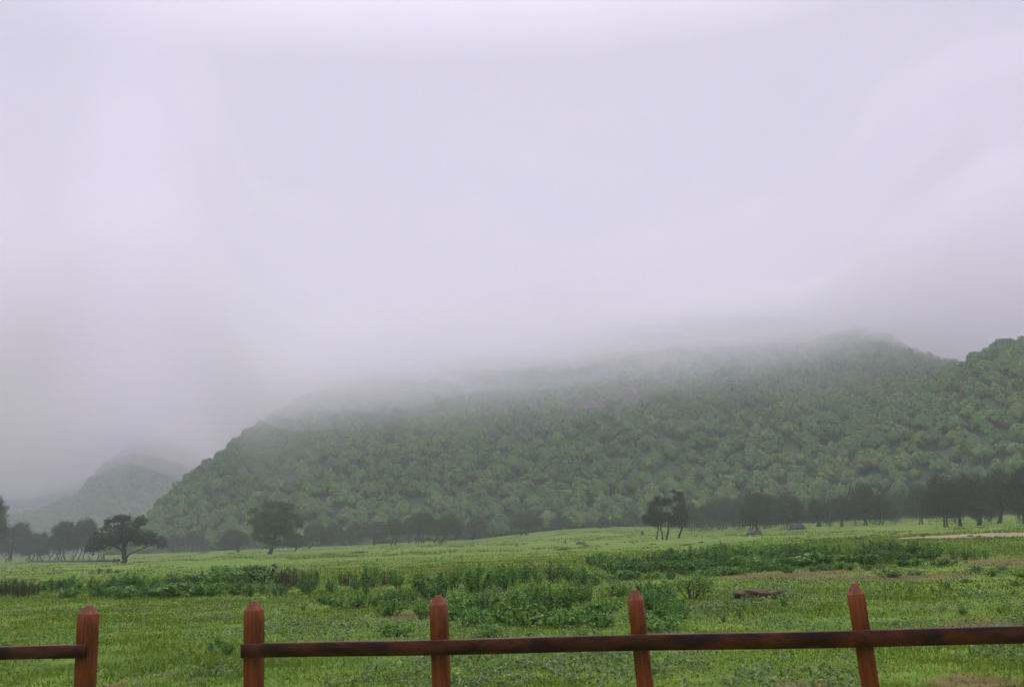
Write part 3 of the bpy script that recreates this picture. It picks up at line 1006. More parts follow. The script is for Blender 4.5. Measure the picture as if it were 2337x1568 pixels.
S((1578, 1212), (1555, 1602, 1148, 1205), 'grey', 'thin-legged grey tree close behind the weeping pair', seed=40, feet=[-3, 0, 8], tr_=1.7, group=GR)
S((1612, 1211), (1588, 1652, 1145, 1205), 'grey', 'grey tree with a nearly fallen slanting trunk', seed=41, feet=[-18, -2, 8], lean=14, tr_=2.0, group=GR)
S((1652, 1208), (1624, 1690, 1134, 1203), 'grey', 'grey tree on a row of thin dark legs', seed=42, feet=[-12, -3, 4], tr_=2.0, group=GR)
S((1690, 1207), (1666, 1722, 1128, 1203), 'grey', 'grey tree on two thin straight stems beside the mounded tree', seed=43, feet=[-6, 4], tr_=1.8, group=GR)
S((1722, 1217), (1686, 1770, 1120, 1200), 'grey', 'many-stemmed dark tree growing out of a black mound', seed=44, feet=[-13, -8, -2, 4, 9], tr_=3.2, group=GR, leaf_m=0.16)
S((1748, 1206), (1728, 1790, 1130, 1203), 'grey', 'slanting forked tree just behind the mounded tree', seed=45, feet=[-8, 4, 7], lean=6, tr_=2.0, group=GR)
S((1788, 1209), (1763, 1838, 1124, 1203), 'grey', 'multi-stemmed grey tree next to the boulder', seed=46, feet=[-11, -6, 1, 5, 7], tr_=2.0, group=GR)
S((1868, 1202), (1838, 1902, 1138, 1197), 'olive', 'squat tree with the stoutest trunk past the boulder', seed=47, tr_=6, group=GR, twig=0.5)
S((1921, 1202), (1888, 1956, 1130, 1196), 'grey', 'dark tree with one long branch reaching above its crown', seed=48, tr_=4.5, group=GR,
  long_branch=[(1921, 1180, 3), (1932, 1150, 2.4), (1944, 1120, 1.6), (1950, 1096, 1.0)])
S((1975, 1199), (1938, 2012, 1103, 1192), 'grey', 'tall dark tree on two close upright trunks', seed=49, feet=[-3, 4], tr_=2.6, group=GR)
S((2008, 1198), (1988, 2044, 1128, 1191), 'grey', 'narrow dark tree in the gap after the tall twin-trunked one', seed=50, feet=[-3, 5], tr_=1.7, group=GR)
S((2049, 1190), (2022, 2082, 1118, 1187), 'grey', 'hazy dark tree set back up the slope', seed=51, feet=[-5, 1], tr_=1.7, group=GR)
S((2102, 1196), (2068, 2138, 1103, 1187), 'grey', 'purplish tree on two short trunks before the Y-shaped one', seed=52, feet=[-6, 2], tr_=2.4, group=GR)
S((2159, 1203), (2106, 2206, 1083, 1190), 'olive', 'large dark tree on a Y-shaped pair of trunks', seed=53, feet=[-3, 3], tr_=3.4, group=GR, twig=0.5, leaf_m=0.16, dens=1.0)
S((2193, 1201), (2160, 2244, 1078, 1189), 'grey', 'large dark tree with a trunk leaning toward the Y-shaped one', seed=54, lean=-6, tr_=4.4, group=GR, leaf_m=0.16, dens=1.0)
S((2238, 1199), (2212, 2278, 1088, 1189), 'grey', 'dark tree on a stout upright trunk with a thin one beside', seed=55, feet=[-6, 1], tr_=4.0, group=GR, leaf_m=0.16)
S((2279, 1194), (2244, 2330, 1066, 1187), 'grey', 'largest dark tree with flared trunk and low side limb', seed=56, feet=[0, 2], tr_=5.5, group=GR, leaf_m=0.16, dens=1.0)
S((2338, 1195), (2306, 2394, 1060, 1186), 'olive', 'very dark tree at the frame edge beyond the largest one', seed=57, tr_=5.0, lean=-8, group=GR, leaf_m=0.16, dens=1.0)


# pale bare sapling, fallen trunk, boulders, stakes, mounds
def bare_sapling():
    base, bl, tr = zoomed(180, 1240, 7.79, 560, 1105)
    B = unproj(*base); s = ((B - CAMP) @ fwd) / FPX
    root = empty('bare_sapling', tuple(B))
    tag(root, 'pale bare many-stemmed sapling under the flat-topped tree', 'sapling')
    rng = np.random.default_rng(12)
    b = MB()
    for k in range(11):
        a = rng.uniform(-1, 1)
        L = rng.uniform(11, 17) * s
        e = np.array([a * L * 0.75, rng.uniform(-.4, .4) * L, L])
        P, rr = smooth_path([np.array([a * 0.25, 0, -0.1]), e * 0.45 + rng.normal(size=3) * 0.14, e], [0.09, 0.06, 0.02], 8)
        b.add(*tube(P, rr, 5))
        for q in range(3):
            i = rng.integers(3, len(P) - 1)
            e2 = P[i] + np.array([rng.uniform(-.5, .5), rng.uniform(-.3, .3), rng.uniform(.2, .6)])
            b.add(*tube(*smooth_path([P[i], e2], [0.03, 0.01], 3), 4))
    b.build('stem', M['bark_pale'], root, smooth=True)


bare_sapling()


def fallen():
    A, B = unproj(66, 1282.5), unproj(272, 1281.5)
    rng = np.random.default_rng(4)
    root = empty('fallen_trunk', tuple((A + B) / 2))
    tag(root, 'long dead fallen trunk with crooked limbs on the grass beside the flat-topped tree', 'log')
    c = (A + B) / 2
    t_ = np.linspace(0, 1, 16)
    P = A + (B - A) * t_[:, None] - c
    P[:, 2] = [float(gz(*(q + c)[:2])) - c[2] + 0.22 for q in P]
    P += rng.normal(size=P.shape) * np.array([0.05, 0.3, 0.07])
    b = MB()
    b.add(*tube(P, np.linspace(0.22, 0.30, 16), 7))
    b.build('trunk', M['bark'], root, smooth=True)
    lb = MB()
    for i in (1, 3, 4, 6, 7, 9, 11, 12, 13):
        h = rng.uniform(0.9, 2.4)
        e = P[i] + np.array([rng.uniform(-2.2, 2.2), rng.uniform(-.8, .8), h])
        Q, qr = smooth_path([P[i], (P[i] + e) / 2 + np.array([rng.uniform(-.6, .6), 0, -0.25]), e], [0.16, 0.12, 0.06], 8)
        lb.add(*tube(Q, qr, 6))
    lb.build('limb', M['bark'], root, smooth=True)


fallen()


def lump(name, label, cat, px, py, wpx, hpx, mat, seed, rough=0.35, group=None, flat=1.0):
    B = unproj(px, py); s = ((B - CAMP) @ fwd) / FPX
    rng = np.random.default_rng(seed)
    nu, nv = 22, 11
    V = []
    for j in range(nv + 1):
        th = (j / nv) * math.pi * 0.62
        for i in range(nu):
            a = i * 2 * math.pi / nu
            V.append((math.sin(th) * math.cos(a), math.sin(th) * math.sin(a), math.cos(th)))
    V = np.array(V)
    f = 1 + rough * fbm(V[:, 0] * 2.1 + seed, V[:, 1] * 2.1 + V[:, 2] * 1.7, seed, 4)
    V = V * f[:, None] * np.array([wpx / 2 * s, wpx / 2 * s * 0.7, hpx * s * flat]) - np.array([0, 0, 0.03])
    F = [(j * nu + i, (j + 1) * nu + i, (j + 1) * nu + (i + 1) % nu, j * nu + (i + 1) % nu) for j in range(nv) for i in range(nu)]
    b = MB(); b.add(V, np.array(F))
    o = b.build(name, mat, smooth=True)
    o.location = tuple(B)
    return tag(o, label, cat, group)


lump('boulder', 'small dark boulder at the foot of the flat-topped tree', 'boulder', 262, 1283, 13, 9, M['rock'], 2)
lump('boulder', 'large dark boulder below the dark hill-foot trees', 'boulder', 1820, 1209, 36, 15, M['rock'], 5, 0.5)
lump('earth_mound', 'black mound round the stems of the many-stemmed tree', 'mound', 1722, 1220, 34, 11, M['rock'], 6, 0.4)
lump('earth_mound', 'brown mound of dug earth between the fourth and fifth fence posts', 'mound', 1728, 1366, 122, 19, M['earth'], 7, 0.95)
lump('earth_mound', 'small dark hump on the open meadow near the thin stake', 'mound', 1326, 1242, 20, 6, M['rock'], 8, 0.5)
lump('tree_stump', 'small broken stump standing before the weeping trees', 'stump', 1467, 1220, 8, 9, M['bark'], 9, 0.5)


def stake(px, py, h, label):
    B = unproj(px, py); s = ((B - CAMP) @ fwd) / FPX
    b = MB()
    P, rr = smooth_path([(0, 0, -0.1), (0.02, 0, h * s * 0.5), (0.05, 0.01, h * s)], [1.3 * s, 1.2 * s, 1.0 * s], 6)
    V, F = tube(P, rr, 6)
    b.add(V, F); b.add(V[-6:], np.array([list(range(6))]))
    o = weld(b.build('wooden_stake', M['bark']))
    o.location = tuple(B)
    tag(o, label, 'stake')


stake(860, 1281, 8, 'short dark stake alone in the meadow behind the shrubs')
stake(1290, 1241, 10, 'thin leaning stake far out on the meadow near a dark hump')

# ------------------------------------------------------------------ wood on the hills
def unit_ico(sub):
    import bmesh
    bm = bmesh.new()
    bmesh.ops.create_icosphere(bm, subdivisions=sub, radius=1)
    V = np.array([v.co[:] for v in bm.verts]); F = np.array([[v.index for v in f.verts] for f in bm.faces])
    bm.free()
    return V, F


ICO1, ICO2 = unit_ico(1), unit_ico(2)


def crown_proto(seed, ncards, size, core):
    """a rounded tree of unit radius, about 1.5 high: leaf sprays over lumpy boughs"""
    rng = np.random.default_rng(seed)
    nb = rng.integers(7, 11)
    lobes = [(np.array([0, 0, 0.72]), np.array([0.62, 0.62, 0.5]))]
    for k in range(nb):
        a = k * 2 * math.pi / nb + rng.uniform(-.4, .4)
        e = rng.uniform(0.36, 0.6)
        rz = rng.uniform(0.28, 0.42)
        lobes.append((np.array([math.cos(a) * e, math.sin(a) * e, rng.uniform(0.4, 0.95)]), np.array([rng.uniform(0.3, 0.44), rng.uniform(0.3, 0.44), rz])))
    lobes.append((np.array([rng.uniform(-.2, .2), rng.uniform(-.2, .2), 1.08]), np.array([0.42, 0.42, 0.3])))
    b = MB()
    w = np.array([l[1][0] * l[1][2] for l in lobes]); w = w / w.sum()
    for (c, r), ww in zip(lobes, w):
        V, F = core
        f = 1 + 0.25 * rng.normal(size=(len(V), 1)) * 0.4
        b.add(c + V * r * 0.80 * f, F)
        n = int(ncards * ww) + 4
        d = norm(rng.normal(size=(n, 3)) + np.array([0, 0, 0.25]))
        q = c + d * r * rng.uniform(0.75, 1.08, (n, 1))
        b.add(*cards(q, d + rng.normal(size=(n, 3)) * 0.2 + np.array([0, 0, 0.15]), size * rng.uniform(0.6, 1.35, n), 0.6, rng))
    P, rr = smooth_path([(0, 0, -0.3), (0.03, 0.02, 0.3), (0, 0, 0.7)], [0.09, 0.07, 0.05], 4)
    b.add(*tube(P, rr, 5))
    return b


def flatten(b):
    V = np.concatenate(b.V)
    tri = [f for f in b.F if f.shape[1] == 3]; quad = [f for f in b.F if f.shape[1] == 4]
    return V, np.concatenate(tri) if tri else None, np.concatenate(quad)


CB_AZ, CB_Z = by_px([(-500, 98), (60, 100), (200, 122), (300, 130), (420, 110), (520, 74), (600, 56), (800, 56), (1000, 57), (1300, 55), (1600, 55), (1900, 57), (2000, 65), (2100, 78), (2400, 98), (2900, 102)])


def cloud_base(az, r):
    z = np.interp(az, CB_AZ, CB_Z)
    return z + np.clip((r - 1000) / 1000, 0, 1) * 45 + np.clip((r - 2000) / 800, 0, 1) * 35


def scatter(hill, px0, px1, spacing, seed, rmin, rmax, zcut=55, umax=1.06):
    rng = np.random.default_rng(seed)
    a0, a1 = az_of(px0), az_of(px1)
    rlo = float(np.min(hill.Rt(np.linspace(a0, a1, 20)))); rhi = float(np.max(hill.Rr(np.linspace(a0, a1, 20)))) * 1.05
    out_ = []
    r = rlo
    while r < rhi:
        sp = spacing
        n = int(r * (a1 - a0) / sp)
        az = a0 + (np.arange(n) + rng.uniform(-.45, .45, n)) * (a1 - a0) / n
        rr = r + rng.uniform(-.5, .5, n) * sp
        u = (rr - hill.Rt(az)) / (hill.Rr(az) - hill.Rt(az))
        X, Y = rr * np.sin(az), rr * np.cos(az)
        Z = hill.z(X, Y, az, rr)
        ok = (u > 0.0) & (u < umax) & (Z > gz(X, Y) - 0.8) & (Z < cloud_base(az, rr) + zcut)
        ok &= ~((fbm(X / 26, Y / 26, seed + 5) > 0.80))
        sz = rng.uniform(rmin, rmax, n) * (0.85 + 0.3 * vnoise(X / 40, Y / 40, 77))
        for i in np.nonzero(ok)[0]:
            out_.append((X[i], Y[i], Z[i], sz[i]))
        r += sp * 0.86
    return np.array(out_)


# rock faces showing through the wood
ROCKS = []


def rock_face(px, py, w, h, seed, label):
    d = ray(px, py); hh = math.hypot(d[0], d[1]); az = math.atan2(d[0], d[1])
    rr = np.linspace(330, 690, 900)
    X, Y = d[0] / hh * rr, d[1] / hh * rr
    Z = CAM_H + d[2] / hh * rr
    hz = H_main.z(X, Y, np.full_like(rr, az), rr)
    i = np.nonzero(hz + 1.0 >= Z)[0]
    i = i[0] if len(i) else -1
    s = rr[i] / FPX
    ROCKS.append((X[i], Y[i], az, w * s / 2))
    nu, nv = 40, 12
    U, Vv = np.meshgrid(np.linspace(-1, 1, nu), np.linspace(0, 1, nv), indexing='ij')
    wl, hl = w * s, h * s
    x = U * wl / 2
    zt = Vv * hl * (0.55 + 0.45 * (1 - U ** 2) + 0.35 * fbm(U * 4 + seed, 0 * U, seed))
    dep = 2.2 * Vv + 1.4 * fbm(U * 5, Vv * 4, seed + 3) + 0.5 * np.floor(Vv * 4) + 3.0 * U ** 2
    V = np.stack([x, dep, zt + hl * 0.1], -1).reshape(-1, 3)
    I, J = np.meshgrid(np.arange(nu - 1), np.arange(nv - 1), indexing='ij')
    F = np.stack([I * nv + J, (I + 1) * nv + J, (I + 1) * nv + J + 1, I * nv + J + 1], -1).reshape(-1, 4)
    b = MB(); b.add(V, F)
    # back face gives it thickness
    Vb = V + np.array([0, 5.0, 0])
    b.add(Vb, F[:, ::-1])
    o = b.build('rock_face', M['cliff'])
    o.location = (X[i], Y[i], Z[i])
    o.rotation_euler = (0, 0, -az)
    tag(o, label, 'rock face', 'rock faces in the wood')


rock_face(1345, 935, 120, 26, 1, 'wide low pinkish rock face showing through the misty wood')
rock_face(1440, 902, 90, 22, 2, 'pinkish rock face above and beyond the wide low one')
rock_face(1535, 878, 80, 14, 3, 'highest faint rock ledge under the cloud')


def clear_rocks(p):
    ok = np.ones(len(p), bool)
    for rx_, ry_, az, hw in ROCKS:
        dx, dy = p[:, 0] - rx_, p[:, 1] - ry_
        lat = dx * math.cos(az) - dy * math.sin(az)
        dep = dx * math.sin(az) + dy * math.cos(az)
        ok &= ~((np.abs(lat) < hw + 1) & (dep > -13) & (dep < 3) & (hash2((p[:, 0] * 7).astype(int), (p[:, 1] * 7).astype(int), 5) > 0.22))
    return p[ok]


pts_main = scatter(H_main, 215, 2560, 5.8, 51, 2.4, 4.8)
pts_right = scatter(H_right, 1670, 2560, 5.7, 52, 2.4, 4.7)
# drop trees of the main hill buried under the nearer shoulder
azm, rm = np.arctan2(pts_main[:, 0], pts_main[:, 1]), np.hypot(pts_main[:, 0], pts_main[:, 1])
hr = H_right.z(pts_main[:, 0], pts_main[:, 1], azm, rm)
inside = (azm > az_of(1660)) & (rm < H_right.Rr(azm) * 1.5)
pts_main = pts_main[~(inside & (hr > pts_main[:, 2]))]
pts_main = clear_rocks(pts_main)
pts_second = scatter(H_second, -280, 700, 12.5, 53, 5, 8.5, zcut=90)
pts_far = scatter(H_far, -480, 560, 26, 54, 9, 15, zcut=70)
near = np.concatenate([pts_main, pts_right])
dist = np.hypot(near[:, 0], near[:, 1])
pj = np.array([project(q[:3]) for q in near])
inview = (pj[:, 0] > -20) & (pj[:, 0] < FW + 20)
order = np.argsort(np.where(inview, dist / near[:, 3], 1e9))
order = order[:270]
single = np.zeros(len(near), bool); single[order] = True
print('forest', len(near), len(pts_second), len(pts_far))

# individual hill trees (those that show largest)
hp = {}
for kind in ('hill_dark', 'hill_green', 'hill_olive'):
    hp[kind] = [crown_proto(200 + i + hash2(np.array([i]), np.array([len(kind)]), 3)[0].astype(int), 620, 0.12, ICO2).mesh('hill_tree', False) for i in range(3)]
    for me in hp[kind]:
        me.materials.append(M[kind])
zones = [(430, 'behind the tiny grey tree'), (720, 'behind the tall green tree'), (900, 'behind the row of small dark trees'), (1120, 'behind the broad many-trunked trees'),
         (1260, 'above the slanting tree on the bank'), (1460, 'above the yellow bush'), (1600, 'above the weeping pair'), (1780, 'above the mounded many-stemmed tree'),
         (1960, 'above the boulder and stout tree'), (2120, 'above the tall twin-trunked tree'), (2230, 'above the Y-shaped trees'), (9999, 'above the largest dark tree')]
looks = {'hill_dark': 'deep green', 'hill_green': 'fresh green', 'hill_olive': 'yellowish olive'}
rr_ = random.Random(77)
for i in np.nonzero(single)[0]:
    x, y, z, sz = near[i]
    v = float(vnoise(x / 30, y / 30, 91)) * 0.6 + rr_.random() * 0.4
    kind = 'hill_dark' if v < 0.40 else 'hill_green' if v < 0.62 else 'hill_olive'
    me = rr_.choice(hp[kind])
    o = bpy.data.objects.new('hill_tree', me)
    COL.objects.link(o)
    o.location = (x, y, z - 0.2)
    o.rotation_euler = (rr_.uniform(-.06, .06), rr_.uniform(-.06, .06), rr_.uniform(0, 6.28))
    o.scale = (sz, sz, sz * rr_.uniform(0.95, 1.3))
    px = pj[i][0]
    zn = next(t_ for e, t_ in zones if px < e)
    row = 'in the first rows' if dist[i] - toe_r(math.atan2(x, y)) < 22 else 'farther up'
    tag(o, f'{looks[kind]} hill tree {row}, {zn}', 'tree', f'{looks[kind]} hill trees {row} {zn}')

# the rest of the wood, one mass
fp = [flatten(crown_proto(300 + i, 250, 0.19, ICO1)) for i in range(6)]
fpl = [flatten(crown_proto(320 + i, 60, 0.34, ICO1)) for i in range(3)]


def forest_mass(name, pts, protos, label, seed):
    rng = np.random.default_rng(seed)
    b = MB()
    which = rng.integers(0, len(protos), len(pts))
    for k, (V, T, Q) in enumerate(protos):
        sel = pts[which == k]
        n = len(sel)
        if n == 0:
            continue
        a = rng.uniform(0, 6.283, n)
        ca, sa = np.cos(a)[:, None], np.sin(a)[:, None]
        sx = sel[:, 3][:, None]
        sz = sx * rng.uniform(0.95, 1.3, (n, 1))
        X = (V[None, :, 0] * ca - V[None, :, 1] * sa) * sx + sel[:, 0][:, None]
        Y = (V[None, :, 0] * sa + V[None, :, 1] * ca) * sx + sel[:, 1][:, None]
        Z = V[None, :, 2] * sz + sel[:, 2][:, None] - 0.2
        W = np.stack([X, Y, Z], -1).reshape(-1, 3)
        tint = np.clip(vnoise(sel[:, 0] / 30, sel[:, 1] / 30, 91) * 0.45 + rng.random(n) * 0.5 + 0.14 * sstep(0, 90, sel[:, 0]) * (1 - sstep(20, 70, sel[:, 2])), 0, 1)
        off = (np.arange(n) * len(V))[:, None, None]
        base0 = b.n
        b.add(W, (Q[None] + off).reshape(-1, 4), np.repeat(tint, len(V)))
        if T is not None:
            b.F.append(((T[None] + off).reshape(-1, 3) + base0).astype(np.int32))
    o = b.build(name, M['forest'], attr='tint')
    return tag(o, label, 'wood', kind='stuff')


forest_mass('forest', near[~single], fp, 'dense green wood of round crowns covering the hillside', 61)
forest_mass('forest', pts_second, fpl, 'hazy wood on the small hill behind', 62)
forest_mass('forest', pts_far, fpl, 'faint wood on the distant ridge', 63)


# ------------------------------------------------------------------ shrubs
def shrub_proto(kind, seed):
    """unit shrub: base at origin; returns (foliage mesh builder, stem mesh builder)"""
    rng = np.random.default_rng(seed)
    fb, sb = MB(), MB()
    LP, LN, LA, LS = [], [], [], []
    if kind == 'broad':
        nst, H, W, per, ls = 17, 0.85, 0.50, 62, 0.040
    elif kind == 'tall':
        nst, H, W, per, ls = 10, 1.15, 0.26, 62, 0.038
    elif kind == 'low':
        nst, H, W, per, ls = 20, 0.42, 0.58, 42, 0.038
    elif kind == 'dry':
        nst, H, W, per, ls = 34, 0.75, 0.42, 16, 0.024
    else:  # bare
        nst, H, W, per, ls = 12, 0.85, 0.48, 12, 0.03
    for k in range(nst):
        a = rng.uniform(0, 6.283)
        e = math.sqrt(rng.random()) * W
        h = H * rng.uniform(0.62, 1.0) * (1 - 0.35 * (e / W) ** 2)
        tip = np.array([math.cos(a) * e, math.sin(a) * e, h])
        foot = np.array([tip[0] * 0.25, tip[1] * 0.25, -0.03])
        if kind == 'dry':
            foot[:2] = tip[:2] * 0.8
        mid = foot * 0.45 + tip * 0.55 + np.array([tip[0] * 0.05, tip[1] * 0.05, 0.04]) + rng.normal(size=3) * 0.03
        P, rr = smooth_path([foot, mid, tip], [0.012, 0.008, 0.003], 8)
        sb.add(*tube(P, rr, 4))
        if kind == 'bare':
            for q in range(5):
                i = rng.integers(3, len(P) - 1)
                e2 = P[i] + norm(rng.normal(size=3) + np.array([tip[0], tip[1], 0.8])) * rng.uniform(0.12, 0.3)
                sb.add(*tube(*smooth_path([P[i], e2], [0.006, 0.002], 4), 3))
                nl = 10
                LP.append(e2 + rng.normal(size=(nl, 3)) * 0.05); LN.append(rng.normal(size=(nl, 3)) + np.array([0, 0, .6])); LA.append(rng.normal(size=(nl, 3)) + np.array([0, 0, -0.2])); LS.append(np.full(nl, ls))
        tt = rng.uniform(0.18 if kind != 'dry' else 0.3, 1.03, per) ** 0.8
        idx = np.clip(tt * (len(P) - 1), 0, len(P) - 1.001)
        i0 = idx.astype(int); fr = (idx - i0)[:, None]
        q = P[i0] * (1 - fr) + P[i0 + 1] * fr
        ang = rng.uniform(0, 6.283, per)
        spread = (0.16 if kind in ('broad', 'low') else 0.11 if kind == 'tall' else 0.03) * (1.12 - tt)[:, None] ** 0.5 * rng.uniform(0.15, 1, (per, 1))
        outv = np.stack([np.cos(ang), np.sin(ang), rng.uniform(-.35, .35, per)], -1)
        LP.append(q + outv * spread)
        if kind == 'dry':
            LN.append(rng.normal(size=(per, 3))); LA.append(np.array([0, 0, 1.5]) + rng.normal(size=(per, 3)) * 0.5)
        else:
            LN.append(outv * 0.5 + np.array([0, 0, 0.9]) + rng.normal(size=(per, 3)) * 0.4)
            LA.append(outv + np.array([0, 0, -0.35]) + rng.normal(size=(per, 3)) * 0.3)
        LS.append(ls * rng.uniform(0.6, 1.35, per))
    LP, LN, LA, LS = map(np.concatenate, (LP, LN, LA, LS))
    keep = LP[:, 2] > 0.01
    fb.add(*cards(LP[keep], LN[keep], LS[keep], 0.55 if kind != 'dry' else 0.28, rng, LA[keep], fold=0.18))
    return fb.mesh('foliage'), sb.mesh('stem', True)


SP = {}
for kind, n, fm, sm in (('broad', 4, 'shrub', 'stem'), ('tall', 3, 'shrub', 'stem'), ('low', 3, 'shrub', 'stem'), ('dry', 2, 'dry', 'stalk'), ('bare', 2, 'shrub', 'stalk')):
    SP[kind] = []
    for i in range(n):
        f_, s_ = shrub_proto(kind, 400 + i * 7 + len(kind) * 31)
        f_.materials.append(M['shrub_dark'] if (kind in ('broad', 'tall') and i % 2 == 1) else M[fm]); s_.materials.append(M[sm])
        SP[kind].append((f_, s_))
UNIT_H = {'broad': 0.85, 'tall': 1.15, 'low': 0.42, 'dry': 0.75, 'bare': 0.85}
WORDS = {'broad': 'bushy leafy shrub', 'tall': 'slender leafy shrub', 'low': 'low leafy shrub', 'dry': 'brown dry-stalked shrub', 'bare': 'open twiggy shrub'}
ORD = ['first', 'second', 'third', 'fourth', 'fifth', 'sixth', 'seventh', 'eighth', 'ninth', 'tenth', 'eleventh', 'twelfth', 'thirteenth', 'fourteenth', 'fifteenth', 'sixteenth', 'seventeenth', 'eighteenth', 'nineteenth', 'twentieth',
       'twenty-first', 'twenty-second', 'twenty-third', 'twenty-fourth', 'twenty-fifth', 'twenty-sixth', 'twenty-seventh', 'twenty-eighth', 'twenty-ninth', 'thirtieth']
GAPS = [(201, 'before the first fence post'), (581, 'between first and second fence posts'), (1000, 'between second and third fence posts'), (1449, 'between third and fourth fence posts'),
        (1950, 'between fourth and fifth fence posts'), (9999, 'past the fifth fence post')]
shrubs = []          # (px, py, height px, kind, row, width factor)
sr_ = random.Random(5)


def row(name, pts, n, hpx, kinds, jit=5, wf=1.0):
    """shrubs spread along a polyline of photo pixels"""
    P = np.array(pts, float)
    L = np.concatenate([[0], np.cumsum(np.hypot(*np.diff(P, axis=0).T))])
    for k in range(n):
        t_ = (k + 0.5 + sr_.uniform(-.35, .35)) / n * L[-1]
        x = np.interp(t_, L, P[:, 0]); y = np.interp(t_, L, P[:, 1]) + sr_.uniform(-jit, jit)
        shrubs.append((x, y, np.interp(t_, L, np.linspace(hpx[0], hpx[1], len(L))) * sr_.uniform(0.72, 1.2), sr_.choice(kinds), name, wf * sr_.uniform(0.85, 1.2)))


B_, T_, L_, D_, X_ = 'broad', 'tall', 'low', 'dry', 'bare'
# left thicket
row('back row', [(5, 1352), (160, 1352), (330, 1346), (480, 1338), (620, 1333)], 24, (34, 40), [B_, B_, B_, T_, L_], 4, 1.15)
row('front row', [(120, 1363), (300, 1362), (470, 1360), (600, 1358), (660, 1356)], 15, (34, 40), [B_, L_, B_], 3, 1.25)
for x, y, h in ((18, 1360, 46), (48, 1362, 42), (70, 1358, 34), (665, 1338, 52), (690, 1340, 44), (780, 1336, 38), (802, 1335, 34), (888, 1334, 38), (1040, 1330, 42), (648, 1344, 40)):
    shrubs.append((x, y, h, D_, 'dry fringe', 1.0))
# meadow fringe beyond the flat-topped tree
for x, y, h in ((208, 1309, 11), (226, 1308, 13), (248, 1308, 15), (268, 1308, 11)):
    shrubs.append((x, y, h, B_, 'far fringe', 1.0))
# middle cluster, individually placed: x, base y, height
for x, y, h, k, w in ((700, 1357, 46, B_, 1.0), (716, 1345, 62, T_, 1.2), (760, 1352, 40, B_, 1.1), (838, 1358, 80, T_, 1.15), (852, 1340, 58, B_, .9), (812, 1346, 36, B_, 1.), (896, 1334, 44, T_, 1.2), (908, 1342, 36, B_, 1.),
                      (948, 1350, 50, B_, 1.0), (985, 1376, 78, B_, 1.05), (1012, 1362, 70, T_, 1.5), (1036, 1344, 58, B_, 1.), (960, 1330, 34, T_, 1.), (1088, 1362, 84, B_, .95), (1066, 1346, 60, T_, 1.4), (1120, 1345, 56, T_, 1.2),
                      (1150, 1350, 70, B_, 1.), (1170, 1338, 66, T_, 1.3), (1196, 1330, 56, B_, 1.), (1230, 1336, 60, T_, 1.3), (1262, 1330, 56, B_, 1.1), (1300, 1328, 48, B_, 1.1), (1330, 1338, 52, B_, 1.), (1360, 1336, 44, X_, 1.)):
    shrubs.append((x, y, h, k, 'back row', w * 0.82))
for x, y, h, k, w in ((762, 1386, 42, B_, 1.1), (800, 1388, 40, L_, 1.), (740, 1378, 26, L_, 1.), (836, 1384, 34, L_, 1.), (884, 1385, 44, B_, 1.1), (910, 1382, 50, B_, 1.), (936, 1376, 44, B_, 1.), (892, 1404, 40, L_, 1.1), (965, 1412, 46, B_, 1.),
                      (1060, 1388, 44, L_, 1.1), (1110, 1398, 58, B_, 1.1), (1140, 1420, 56, B_, 1.1), (1180, 1402, 76, B_, 1.05), (1215, 1388, 72, B_, 1.), (1250, 1406, 76, B_, 1.05), (1290, 1392, 72, B_, 1.), (1325, 1380, 56, B_, 1.), (1346, 1374, 60, T_, 1.2),
                      (1200, 1426, 50, L_, 1.3), (1280, 1428, 46, L_, 1.2), (1380, 1400, 40, L_, 1.2), (1040, 1414, 40, L_, 1.2), (1090, 1426, 38, L_, 1.2), (1320, 1420, 40, L_, 1.2), (1370, 1432, 36, L_, 1.2), (1405, 1362, 34, L_, 1.1)):
    shrubs.append((x, y, h, k, 'front row', w * 0.85))
# by the fourth post
for x, y, h, k, w in ((1490, 1410, 78, B_, 1.), (1512, 1386, 66, B_, 1.), (1475, 1388, 62, T_, 1.3), (1525, 1424, 66, B_, 1.05), (1555, 1412, 44, B_, 1.), (1500, 1438, 44, L_, 1.2), (1550, 1392, 30, L_, 1.), (1470, 1360, 40, B_, 1.)):
    shrubs.append((x, y, h, k, 'front row', w))
shrubs.append((1578, 1368, 66, X_, 'front row', 1.25))
shrubs.append((1600, 1360, 50, X_, 'front row', 1.1))
# right thicket, farther off
row('back row', [(1345, 1296), (1480, 1290), (1640, 1284), (1800, 1279), (1960, 1275), (2130, 1270)], 38, (34, 44), [B_, B_, T_, B_], 3, 1.2)
row('middle row', [(1390, 1310), (1500, 1306), (1640, 1302), (1800, 1293), (1960, 1288), (2130, 1280)], 34, (38, 34), [B_, B_, B_, L_], 3, 1.3)
row('low fringe', [(1400, 1326), (1500, 1322), (1640, 1310), (1800, 1304), (2000, 1298), (2180, 1290)], 22, (24, 18), [L_, B_, L_], 3, 1.4)
for x, y, h, k, w in ((1385, 1284, 26, T_, 1.3), (1646, 1280, 50, T_, 1.6), (1530, 1286, 44, B_, 1.1), (2125, 1276, 50, B_, 1.1), (1630, 1284, 46, B_, 1.), (1800, 1278, 44, T_, 1.5), (2060, 1274, 40, D_, 1.)):
    shrubs.append((x, y, h, k, 'back row', w))
for x, y, h, k, w in ((2176, 1276, 34, X_, 1.1), (2200, 1277, 32, B_, 1.2), (2225, 1278, 30, X_, 1.1), (2252, 1276, 28, T_, 1.3), (2030, 1317, 22, L_, 1.4), (2090, 1312, 14, L_, 1.4), (2230, 1306, 18, L_, 1.), (2288, 1300, 12, L_, 1.5), (2266, 1316, 20, B_, 1.),
                      (2205, 1330, 12, L_, 1.2), (2320, 1336, 14, L_, 1.2), (2332, 1316, 16, L_, 1.4)):
    shrubs.append((x, y, h, k, 'scattered row', w))
